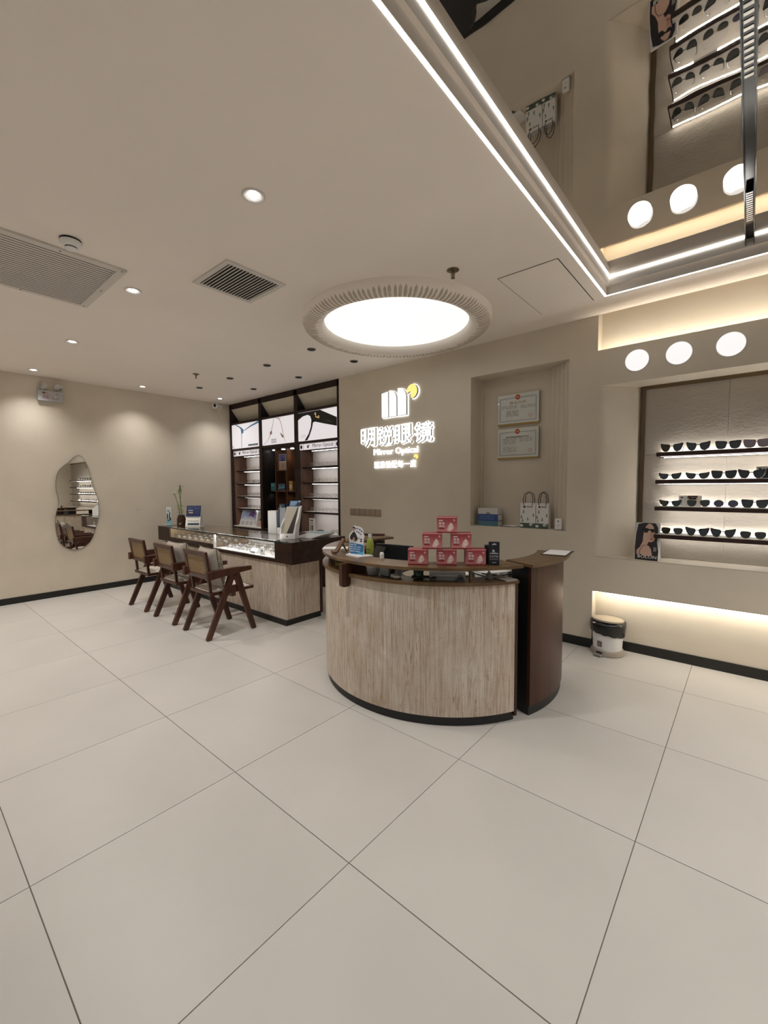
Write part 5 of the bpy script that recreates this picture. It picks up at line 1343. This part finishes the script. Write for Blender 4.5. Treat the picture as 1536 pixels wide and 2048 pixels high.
def radial(a, r0, r1, th, z0, z1, name, mat, rnd_=False):
    a = radians(a); er = Vector((cos(a), sin(a), 0)); et = Vector((-sin(a), cos(a), 0)); c0 = Vector((RCX, RCY, 0))
    if rnd_:
        n = 6; rr = (r1 - r0) * .28; pts = [(r0, z1), (r0, z0 + rr)] + [(r0 + rr - rr * cos(q), z0 + rr - rr * sin(q)) for q in [pi / 2 * k / n for k in range(1, n + 1)]] + [(r1 - rr + rr * sin(q), z0 + rr - rr * cos(q)) for q in [pi / 2 * k / n for k in range(n + 1)]] + [(r1, z1)]
    else: pts = [(r0, z0), (r1, z0), (r1, z1), (r0, z1)]
    return mk(name, MB().prism(pts, -th / 2, th / 2, lambda u, v, w: tuple(c0 + er * u + et * w + Vector((0, 0, v)))), mat, rc, smooth=False, bevel=.002)
radial(-97.5, .888, .955, .034, .775, .926, 'bracket', M['modw'], True)
radial(-97.5, .72, .887, .034, .857, .926, 'bracket', M['modw'])
radial(-45.0, .84, .872, .012, .857, .926, 'prop', M['topw'])
radial(-150.0, .72, .90, .030, .857, .926, 'prop', M['modw'])
radial(-192.0, .72, .90, .030, .857, .926, 'prop', M['modw'])
# worktop inside
mk('worktop', MB().sector(cc, .30, .834, A0 - 2, A1, .715, .740, 48), plain('desk_dark', (.030, .026, .024), .4), rc, ang=20)
mk('worktop_leg', MB().sector(cc, .34, .36, -60, -170, .0, .715, 24), M['modw'], rc, ang=20)

# separate walnut end unit
md = thing('end_unit', 'separate curved walnut end unit of the reception counter, right of the gap', 'counter', (RCX + .85, RCY, 0))
B0, B1 = -19.2, 19
mk('plinth', MB().sector(cc, .74, .884, B0, B1, 0, .060, 24), M['black'], md, ang=20)
mk('curved_front', MB().sector(cc, .868, .892, B0, B1, .060, .926, 24), M['modw'], md, ang=20)
mk('body', MB().sector(cc, .735, .866, B0 + .1, B1 - .1, .060, .926, 24), M['black'], md, ang=20)
mk('top_board', MB().sector(cc, .715, .934, B0 - 2.2, B1 + 2, .926, .944, 30), M['topw'], md, ang=20)
t = thing('clipboard_paper', 'white sheet on a dark clipboard on the walnut end unit', 'papers', (-.995, 3.0, .944))
mk('clipboard', MB().prism([(-1.066, 2.868), (-.898, 2.892), (-.925, 3.135), (-1.094, 3.112)], .9445, .948, lambda u, v, w: (u, v, w)), C(.04, .035, .035), t, smooth=False)
mk('sheet', MB().prism([(-1.055, 2.880), (-.912, 2.902), (-.942, 3.122), (-1.083, 3.102)], .9482, .9495, lambda u, v, w: (u, v, w)), M['paper'], t, smooth=False)

# red wipe boxes, pyramid of six
gred = gradient('red_carton', (.62, .24, .24), (.30, .018, .028), 0, .095)
def redbox(loc, rz, label):
    t = thing('wipes_box', label, 'box', loc, rz, 'red lens-wipe boxes in a pyramid', world=False)
    w, h, d = .116, .095, .075
    mk('carton', MB().box(-w / 2, w / 2, 0, d, 0, h), gred, t, smooth=False, bevel=.0015)
    p = Plane((-w / 2, 0, 0), (1, 0, 0), (0, 0, 1)); wh = C(.78, .66, .64)
    p.rect('top_strip', 0, h - .006, w, h - .0005, C(.66, .30, .28), t, .0006); p.rect('foot_strip', 0, .0005, w, .007, C(.22, .01, .02), t, .0006)
    p.rect('small_label', .010, .070, .036, .077, C(.70, .50, .48), t)
    for ch_, u, v in (('眼', .020, .057), ('镜', .037, .057), ('湿', .020, .040), ('巾', .037, .040)): p.text(ch_, u, v, .016, wh, t, width=.0145, height=.0145, bold=.03)
    p.rect('dark_label', .011, .024, .044, .030, C(.25, .02, .03), t)
    p.poly('packet_print', [(.058, .016), (.078, .008), (.100, .030), (.094, .050), (.082, .062), (.068, .044)], C(.80, .55, .52), t, .0012)
    p.poly('packet_flap', [(.068, .044), (.082, .062), (.092, .052), (.086, .038)], C(.85, .66, .62), t, .0018); p.disc('packet_seal', .080, .028, .009, C(.88, .72, .70), t, .0018)
    p.disc('drop_mark', .101, .075, .007, C(.55, .25, .25), t, .0012); p.disc('drop_mark', .101, .077, .003, C(.80, .6, .6), t, .0018)
    return t
b0 = Vector((-1.487, 2.043, 0)); b2 = Vector((-1.210, 2.244, 0)); dd = (b2 - b0); bz = .9442; ry = radians(34)
lab = {(0, 0): 'bottom left box of the pyramid of six', (0, 1): 'bottom middle box of the pyramid of six', (0, 2): 'bottom right box of the pyramid, beside the black packet', (1, 0): 'left box of the middle row of the pyramid', (1, 1): 'right box of the middle row of the pyramid', (2, 0): 'single top box of the pyramid'}
rb = None
for row in range(3):
    for k in range(3 - row):
        f = (k + row / 2) / 2; q = b0 + dd * f; loc = (q.x, q.y, bz + row * .0955); rr = radians(30 + 5 * k) + (0, .03, -.02)[row]
        L_ = 'red lens-wipe box, ' + lab[(row, k)]
        if rb is None: rb = redbox(loc, rr, L_)
        else: dup(rb, loc, rr, L_)
t = thing('black_packet', 'black hanging packet with a white letter R beside the red boxes', 'packet', (-1.130, 2.312, .9442), radians(30), world=False)
mk('packet', MB().prism([(-.031, 0), (.031, 0), (.031, .138), (-.031, .138)], 0, .022, lambda u, v, w: (u, w, v)), C(.012, .014, .020, .3), t, smooth=False, bevel=.002)
p = Plane((-.031, 0, 0), (1, 0, 0), (0, 0, 1)); wh = C(.55, .56, .58)
p.poly('hanger_slot', [(.017, .120), (.045, .122), (.042, .126), (.034, .130), (.030, .130), (.022, .125)], wh, t)
p.text('R', .030, .084, .03, wh, t, height=.017, width=.017, bold=.03); p.rect('bar_print', .008, .068, .054, .073, wh, t); bars(p, .006, .046, .056, .060, 2, C(.35, .36, .38), t, 3)
for k in range(4): p.disc('round_icon', .012 + k * .0125, .036, .0042, C(.22, .23, .25), t)
bars(p, .02, .012, .044, .02, 1, wh, t, 2)
t = thing('black_case', 'black object peeking out behind the black packet', 'case', (-1.175, 2.345, .9442), radians(30), world=False)
mk('case', MB().box(-.03, .02, .0, .03, 0, .112), M['black'], t, smooth=False, bevel=.006)

# cut-out info sign
t = thing('info_sign', 'white cut-out sign with a person in a black jacket above a blue text panel', 'sign', (-1.99, 2.055, .9442), radians(6), world=False)
mk('foot', MB().prism([(-.098, .045), (-.088, -.022), (.055, -.062), (.098, .040), (.0, .05)], 0, .010, lambda u, v, w: (u, v, w)), M['white'], t, smooth=False, bevel=.001)
S_ = .1
ol = [(-.068, .010), (-.070, .11), (-.074, .125), (-.070, .145), (-.052, .160), (-.040, .172), (-.043, .190), (-.036, .203), (-.022, .206), (-.012, .200), (.010, .202), (.035, .190), (.050, .172), (.045, .158), (.056, .142), (.056, .128), (.050, .118), (.053, .010)]
mk('panel', MB().prism(ol, -.002, .002, lambda u, v, w: (u, w, v)), M['white'], t, smooth=False)
p = Plane((0, -.002, 0), (1, 0, 0), (0, 0, 1)); jk = C(.012, .012, .016); sk = C(.42, .25, .17)
p.poly('jacket', [(-.066, .118), (-.060, .138), (-.042, .158), (-.030, .164), (-.020, .160), (-.008, .140), (.000, .120), (-.006, .104), (-.018, .100), (-.040, .112), (-.055, .106)], jk, t)
p.poly('trousers', [(-.064, .092), (-.058, .110), (-.040, .114), (-.018, .106), (-.010, .092)], C(.45, .50, .48), t, .0010)
p.poly('face', [(-.038, .170), (-.038, .188), (-.030, .194), (-.023, .188), (-.024, .172), (-.030, .164)], sk, t, .0018); p.poly('hair', [(-.040, .184), (-.040, .194), (-.030, .200), (-.021, .195), (-.021, .184), (-.026, .190), (-.034, .190)], jk, t, .0024)
p.disc('clasped_hands', -.030, .118, .008, sk, t, .0018); p.poly('red_prop', [(-.030, .112), (-.020, .118), (-.014, .104), (-.024, .100)], C(.22, .05, .04), t, .0018)
p.poly('blue_panel', [(-.064, .014), (.049, .014), (.049, .080), (-.064, .088)], C(.03, .16, .36), t, .001); p.poly('pale_corner', [(-.01, .014), (.049, .014), (.049, .034), (.01, .026)], C(.10, .38, .60), t, .0014)
for k, wd_ in enumerate((.05, .085, .080, .085)): bars(p, -.058, .072 - k * .0145, -.058 + wd_, .080 - k * .0145, 1, C(.55, .66, .78), t, k + 2, .001, .0018, .7)
for k in range(3): p.disc('bullet', -.056, .0615 - k * .0145, .0035, C(.7, .75, .8), t, .002)
bl = C(.08, .12, .30)
for k, (ch_, u, v, r_) in enumerate([('孩', -.012, .186, .1), ('子', .004, .186, 0), ('近', .020, .180, -.25), ('视', .034, .170, -.5)]): p.text(ch_, u, v, .015, bl, t, width=.013, height=.013, rot=r_, bold=.02)
for k, (ch_, u, v, r_) in enumerate([('就', -.004, .165, 0), ('选', .012, .160, -.2), ('它', .027, .150, -.45)]): p.text(ch_, u, v, .014, bl, t, width=.012, height=.012, rot=r_, bold=.02)
bars(p, .0, .112, .018, .130, 3, C(.3, .3, .38), t, 8, .0005, .001); p.rect('navy_square', .024, .112, .036, .120, C(.01, .02, .12), t); p.rect('navy_square', .024, .098, .036, .108, C(.01, .02, .12), t)

t = thing('small_bottle', 'tiny white capped bottle on the curved counter top', 'bottle', (-1.803, 2.085, .9442), world=False)
mk('bottle', MB().lathe([(.014, 0), (.0145, .004), (.0145, .020), (.013, .022)], 24), M['white'], t); mk('cap', MB().lathe([(.0145, .0225), (.0145, .032), (.011, .039), (.004, .041)], 24), M['white'], t)
t = thing('phone_holder', 'tilted brown wooden phone holder at the left end of the counter top', 'holder', (-2.20, 2.09, .9442), radians(-32), world=False)
wb_ = stretched('brown_wood', (.09, .045, .022), (.17, .09, .045), (18, 18, 4), .45)
mk('back_plate', MB().bar((.0, -.03, .006), (.0, .03, .098), .085, .012), wb_, t, smooth=False, bevel=.003)
mk('lip', MB().box(-.042, .042, -.058, -.028, .0, .014), wb_, t, smooth=False, bevel=.002); mk('strut', MB().bar((0, .020, .080), (0, .085, .070), .040, .010), wb_, t, smooth=False, bevel=.002)
mk('rear_leg', MB().bar((0, .02, .06), (0, .05, .004), .03, .010), wb_, t, smooth=False, bevel=.002)
t = thing('wire_clip', 'small bent dark metal clip lying right of the phone holder', 'clip', (-2.12, 2.085, .9442), radians(0), world=False)
mk('wire', MB().tube([(-.05, -.02, .022), (.0, .0, .004), (.04, .015, .010), (.0, .02, .020), (-.05, .0, .03)], .0022, 6), M['brz'], t)
t = thing('paper_sheet', 'bright white sheet lying on the left end of the counter top', 'papers', (-2.39, 2.23, .9442), radians(40), world=False)
mk('sheet', MB().box(-.10, .09, -.055, .06, 0, .0012), M['paper'], t, smooth=False)
t = thing('soap_bottle', 'yellow-green bottle with a white cap behind the cut-out sign', 'bottle', (-2.168, 2.372, .741), world=False)
mk('bottle', MB().lathe([(.030, 0), (.033, .01), (.034, .12), (.033, .24), (.022, .275), (.012, .285)], 24, sy=.7), plain('yellow_green', (.30, .34, .05), .35), t); mk('cap', MB().lathe([(.014, .2855), (.014, .312)], 16), M['white'], t)
bars(Plane((-.025, -.0245, .06), (1, 0, 0), (0, 0, 1)), .005, 0, .045, .15, 7, C(.15, .20, .04), t, 4, 0, .0008)
t = thing('wooden_rest', 'T-shaped dark wooden stand behind the yellow-green bottle', 'stand', (-2.25, 2.50, .741), world=False)
mk('foot', MB().box(-.06, .04, -.04, .04, 0, .012), M['modw'], t, smooth=False, bevel=.002); mk('post', MB().box(-.048, -.022, -.010, .010, .012, .270), M['modw'], t, smooth=False)
mk('crossbar', MB().bar((-.10, .0, .284), (.085, .03, .292), .018, .030, side=(0, 0, 1)), M['modw'], t, smooth=False, bevel=.003)
t = thing('monitor', 'black computer monitor seen from behind above the counter top', 'monitor', (-2.15, 2.62, .741), radians(3), world=False)
mk('screen_back', MB().prism([(-.20, .04), (.185, .055), (.19, .210), (-.165, .205), (-.205, .12)], -.012, .014, lambda u, v, w: (u, w, v)), C(.012, .014, .018, .4), t, smooth=False, bevel=.003)
mk('neck', MB().box(-.03, .03, .014, .03, .004, .12), M['black'], t, smooth=False); mk('foot', MB().box(-.10, .10, -.07, .08, 0, .008), M['black'], t, smooth=False, bevel=.002)
mk('screen', MB().box(-.19, .18, .0145, .016, .062, .20), M['gblack'], t, smooth=False)
t = thing('leaning_tablet', 'black tablet leaning beside the yellow-green bottle', 'tablet', (-2.09, 2.30, .741), radians(-15), world=False)
mk('tablet', MB().bar((0, -.03, .0), (.055, .05, .235), .13, .009), M['gblack'], t, smooth=False, bevel=.003)

# things in the gap between ledge and top
LZ = .8565
t = thing('ribbed_cup', 'white ribbed cup under the curved counter top', 'cup', (-1.804, 1.999, LZ), world=False)
mb = MB(); n = 48; prof = [(.034, 0), (.040, .030), (.042, .052)]; vs = []
for r_, z_ in prof:
    for i in range(n):
        q = r_ * (1 + (.035 if i % 2 else 0)); vs.append((q * cos(2 * pi * i / n), q * sin(2 * pi * i / n), z_))
mb.add(vs, [(j * n + i, j * n + (i + 1) % n, (j + 1) * n + (i + 1) % n, (j + 1) * n + i) for j in range(2) for i in range(n)] + [tuple(range(n - 1, -1, -1))])
mk('cup', mb, plain('cup_ceramic', (.42, .43, .42), .4), t); mk('rim', MB().tube([(.043 * cos(2 * pi * i / 32), .043 * sin(2 * pi * i / 32), .052) for i in range(32)], .003, 6, closed=True), M['white'], t)
t = thing('tissue_pack', 'pale blue packet standing beside the ribbed cup', 'packet', (-1.709, 2.007, LZ), radians(5), world=False)
mk('packet', MB().box(-.035, .035, -.012, .012, 0, .060), C(.35, .40, .40), t, smooth=False, bevel=.004)
t = thing('photo_leaflet', 'tilted leaflet with a dark-haired portrait under the counter top', 'leaflet', (-1.650, 2.030, LZ + .012), radians(14), world=False)
p = Plane((-.055, .0, .002), (1, 0, -.12), Vector((.15, .5, 1)).normalized())
p.rect('sheet', 0, 0, .095, .068, C(.55, .54, .53), t, .0015); p.poly('portrait', [(.018, .0), (.025, .04), (.038, .058), (.052, .045), (.048, .01)], C(.03, .02, .02), t, .003, .0015); p.disc('face', .040, .038, .008, C(.4, .25, .19), t, .0036)
bars(p, .062, .012, .088, .055, 6, C(.25, .25, .25), t, 5, .0015, .003)
t = thing('crumpled_tissue', 'small crumpled white tissue on the lower ledge', 'tissue', (-1.598, 1.985, LZ), world=False)
rnd = random.Random(3); mb = MB().ball((0, 0, .012), .020, 14, .6); mb.v = [(x * 1.3 * rnd.uniform(.8, 1.2), y * rnd.uniform(.7, 1.2), max(0, z * rnd.uniform(.8, 1.2))) for x, y, z in mb.v]
mk('tissue', mb, M['paper'], t, ang=20)
t = thing('green_jar', 'dark green jar with a lid under the counter top', 'jar', (-1.499, 2.069, LZ), world=False)
mk('jar', MB().lathe([(.028, 0), (.030, .004), (.030, .040), (.028, .044)], 24), C(.02, .07, .04, .25), t); mk('lid', MB().lathe([(.031, .0442), (.031, .058), (.029, .060)], 24), M['black'], t)
t = thing('dark_cloth', 'rumpled grey lens cloth on the lower ledge beside the green jar', 'cloth', (-1.455, 2.07, LZ), radians(25), world=False)
vs = []; n = 12
for j in range(n + 1):
    for i in range(n + 1):
        u = -1 + 2 * i / n; q = -1 + 2 * j / n; vs.append((u * .075, q * .035, .006 + .016 * abs(sin(u * 4 + q * 3)) * (1 - q * q * .5) + rnd.uniform(0, .005)))
mk('cloth', MB().add(vs, [(j * (n + 1) + i, j * (n + 1) + i + 1, (j + 1) * (n + 1) + i + 1, (j + 1) * (n + 1) + i) for j in range(n) for i in range(n)]), C(.07, .065, .065, .8), t, ang=30)
t = thing('plastic_tray', 'frosted transparent plastic tray under the counter top', 'tray', (-1.352, 2.155, LZ), radians(33), world=False)
fr = plain('frosted_plastic', (.36, .36, .34), .25); 
mk('tray', MB().box(-.105, .105, -.035, -.032, 0, .058).box(-.105, .105, .032, .035, 0, .058).box(-.105, -.102, -.032, .032, 0, .058).box(.102, .105, -.032, .032, 0, .058).box(-.105, .105, -.035, .035, 0, .003), fr, t, smooth=False)
mk('rim', MB().box(-.108, .108, -.038, -.035, .054, .058), M['white'], t, smooth=False); mk('rib', MB().box(-.08, .06, -.0365, -.035, .028, .032), M['white'], t, smooth=False)
t = thing('binder_clip', 'black binder clip in front of the plastic tray', 'clip', (-1.262, 2.155, LZ), radians(33), world=False)
mk('clip', MB().prism([(-.012, 0), (.012, 0), (.003, .020), (-.003, .020)], -.02, .02, lambda u, v, w: (w, u, v)), M['black'], t, smooth=False); mk('wire', MB().tube([(-.012, 0, .018), (-.006, .0, .034), (.006, 0, .034), (.012, 0, .018)], .0018, 6), M['black'], t)
for (x, y, a, hh, lab_) in ((-1.420, 2.345, 42, .112, 'white paper pile behind the ledge, right of the plastic tray'), (-1.250, 2.545, 62, .120, 'white paper pile with dark folders at the right end behind the ledge')):
    t = thing('paper_pile', lab_, 'papers', (x, y, .7405), radians(a), 'paper piles on the inner worktop', world=False)
    mk('folder', MB().box(-.10, .10, -.062, .062, 0, hh * .35), C(.05, .07, .06), t, smooth=False); mk('sheets', MB().box(-.098, .098, -.060, .060, hh * .355, hh * .80), M['paper'], t, smooth=False)
    mk('folder', MB().box(-.10, .10, -.062, .062, hh * .805, hh * .86), C(.03, .04, .05), t, smooth=False); mk('top_sheet', MB().box(-.098, .098, -.060, .060, hh * .865, hh), M['paper'], t, smooth=False)
t = thing('grey_gadget', 'small grey dispenser with a lever on the lower ledge', 'gadget', (-1.172, 2.335, LZ), radians(35), world=False)
mk('body', MB().lathe([(.022, 0), (.024, .006), (.018, .022), (.011, .034), (.008, .040)], 20), C(.42, .41, .40), t); mk('lever', MB().bar((-.045, 0, .030), (.05, 0, .020), .012, .005, side=(0, 1, 0)), C(.10, .10, .10), t, smooth=False); mk('nozzle', MB().tube([(0, 0, .04), (-.004, 0, .056)], .004, 8), C(.3, .3, .3), t)
t = thing('booklet', 'grey-brown booklet lying at the right end of the lower ledge', 'booklet', (-1.085, 2.37, LZ), radians(-22), world=False)
mk('cover', MB().box(-.055, .055, -.04, .045, 0, .004), C(.28, .25, .22), t, smooth=False); mk('pages', MB().box(-.053, .0555, -.0405, .043, .0041, .007), C(.42, .39, .35), t, smooth=False)
t = thing('yellow_pad', 'yellow sticky pad on the ledge at the left end of the counter', 'note pad', (-2.196, 2.091, LZ), radians(40), world=False)
mk('pad', MB().box(-.035, .035, -.025, .03, 0, .016), C(.50, .46, .12), t, smooth=False)
t = thing('white_mug', 'small white mug on the ledge left of the wooden bracket', 'mug', (-2.38, 2.235, LZ), world=False)
mk('mug', MB().lathe([(.020, 0), (.024, .004), (.026, .050), (.024, .050), (.022, .008), (.001, .006)], 20), M['white'], t)
t = thing('crumpled_wrapper', 'crumpled pale wrapper on the ledge just left of the bracket', 'wrapper', (-2.07, 2.035, LZ), radians(20), world=False)
mb = MB().ball((0, 0, .016), .024, 12, .7); mb.v = [(x * 1.5 * rnd.uniform(.8, 1.2), y * rnd.uniform(.7, 1.1), max(0, z * rnd.uniform(.7, 1.3))) for x, y, z in mb.v]; mk('wrapper', mb, C(.50, .45, .50), t, ang=20)

# stool behind the counter (seen in the mirror ceiling)
t = thing('office_stool', 'black stool with two round pads behind the counter, seen in the mirror ceiling', 'stool', (-1.97, 3.26, 0), world=False)
mk('seat', MB().lathe([(.14, .56), (.165, .575), (.165, .605), (.15, .625), (.02, .630)], 36), M['black'], t)
mk('back_pad', MB().lathe([(.13, .632), (.15, .640), (.15, .665), (.135, .680), (.02, .685)], 36, (.11, -.13, 0)), M['black'], t)
mk('column', MB().tube([(0, 0, .05), (0, 0, .565)], .025, 12), M['black'], t); mk('back_tube', MB().tube([(0, .0, .60), (.03, -.10, .64)], .014, 8), M['black'], t)
mk('arm_tube', MB().tube([(.12, 0, .60), (.24, .03, .62), (.36, .02, .66), (.48, -.03, .66)], .016, 8), M['black'], t)
for k in range(5):
    a = 2 * pi * k / 5; l = mk('foot', MB().bar((0, 0, .07), (.24 * cos(a), .24 * sin(a), .045), .03, .02, .022, .015, side=(-sin(a), cos(a), 0)), M['black'], t, smooth=False)
    mk('castor', MB().ball((.235 * cos(a), .235 * sin(a), .022), .022, 12), M['black'], l)

# ================================================================== PEDAL BIN
t = thing('pedal_bin', 'white pedal bin with black liner and beige lid in the low lit recess', 'bin', (-.872, 3.905, 0), radians(-16), world=False)
mk('base_ring', MB().lathe([(.118, 0), (.128, .004), (.128, .024), (.120, .040), (.112, .044)], 36), plain('beige_base', (.36, .31, .26), .4), t)
mk('body', MB().lathe([(.108, .0442), (.110, .06), (.116, .215), (.117, .25)], 40), M['white'], t)
rnd = random.Random(8); n = 48; vs = []; prof = [(.121, .165), (.129, .175), (.131, .205), (.134, .245), (.131, .272), (.118, .276)]
for j, (r_, z_) in enumerate(prof):
    for i in range(n):
        a = 2 * pi * i / n; w_ = 1 + .018 * sin(a * 7 + j) + .012 * sin(a * 13 + j * 2); zz = z_ + (.018 * cos(a - 4.1) if j < 3 else 0) + .003 * sin(a * 11)
        vs.append((r_ * w_ * cos(a), r_ * w_ * sin(a), zz))
mk('liner', MB().add(vs, [(j * n + i, j * n + (i + 1) % n, (j + 1) * n + (i + 1) % n, (j + 1) * n + i) for j in range(len(prof) - 1) for i in range(n)]), plain('bin_liner', (.010, .009, .009), .3, bump=.3, bscale=25), t, ang=80)
lid = MB().lathe([(.120, 0), (.122, .006), (.120, .014), (.10, .019), (.001, .021)], 40); rr = Matrix.Rotation(radians(-4), 3, 'X'); lid.v = [tuple(rr @ Vector(v) + Vector((0, 0, .277))) for v in lid.v]
mk('lid', lid, plain('lid_beige', (.42, .35, .26), .35), t); mk('hinge_tab', MB().box(-.06, -.035, -.125, -.115, .262, .272), M['white'], t, smooth=False)
mk('pedal', MB().box(-.030, .034, -.162, -.110, .006, .020), plain('clear_grey', (.30, .27, .24), .25), t, smooth=False, bevel=.003); mk('pedal_slot', MB().box(-.022, .026, -.1295, -.1275, .022, .036), M['black'], t, smooth=False)
mk('pedal_housing', MB().box(-.040, .044, -.1275, -.110, .0, .046), plain('clear_grey2', (.34, .30, .27), .3), t, smooth=False, bevel=.003)
p = Plane((-.022, -.1135, .075), (1, 0, 0), (0, -.03, 1)); p.rect('label', 0, 0, .036, .042, C(.12, .08, .075), t, .002, -.004); bars(p, .005, .006, .031, .036, 4, C(.4, .36, .34), t, 4, .002, .0026)
p.rect('white_tag', 0, .056, .036, .080, M['paper'], t, .002, -.004)
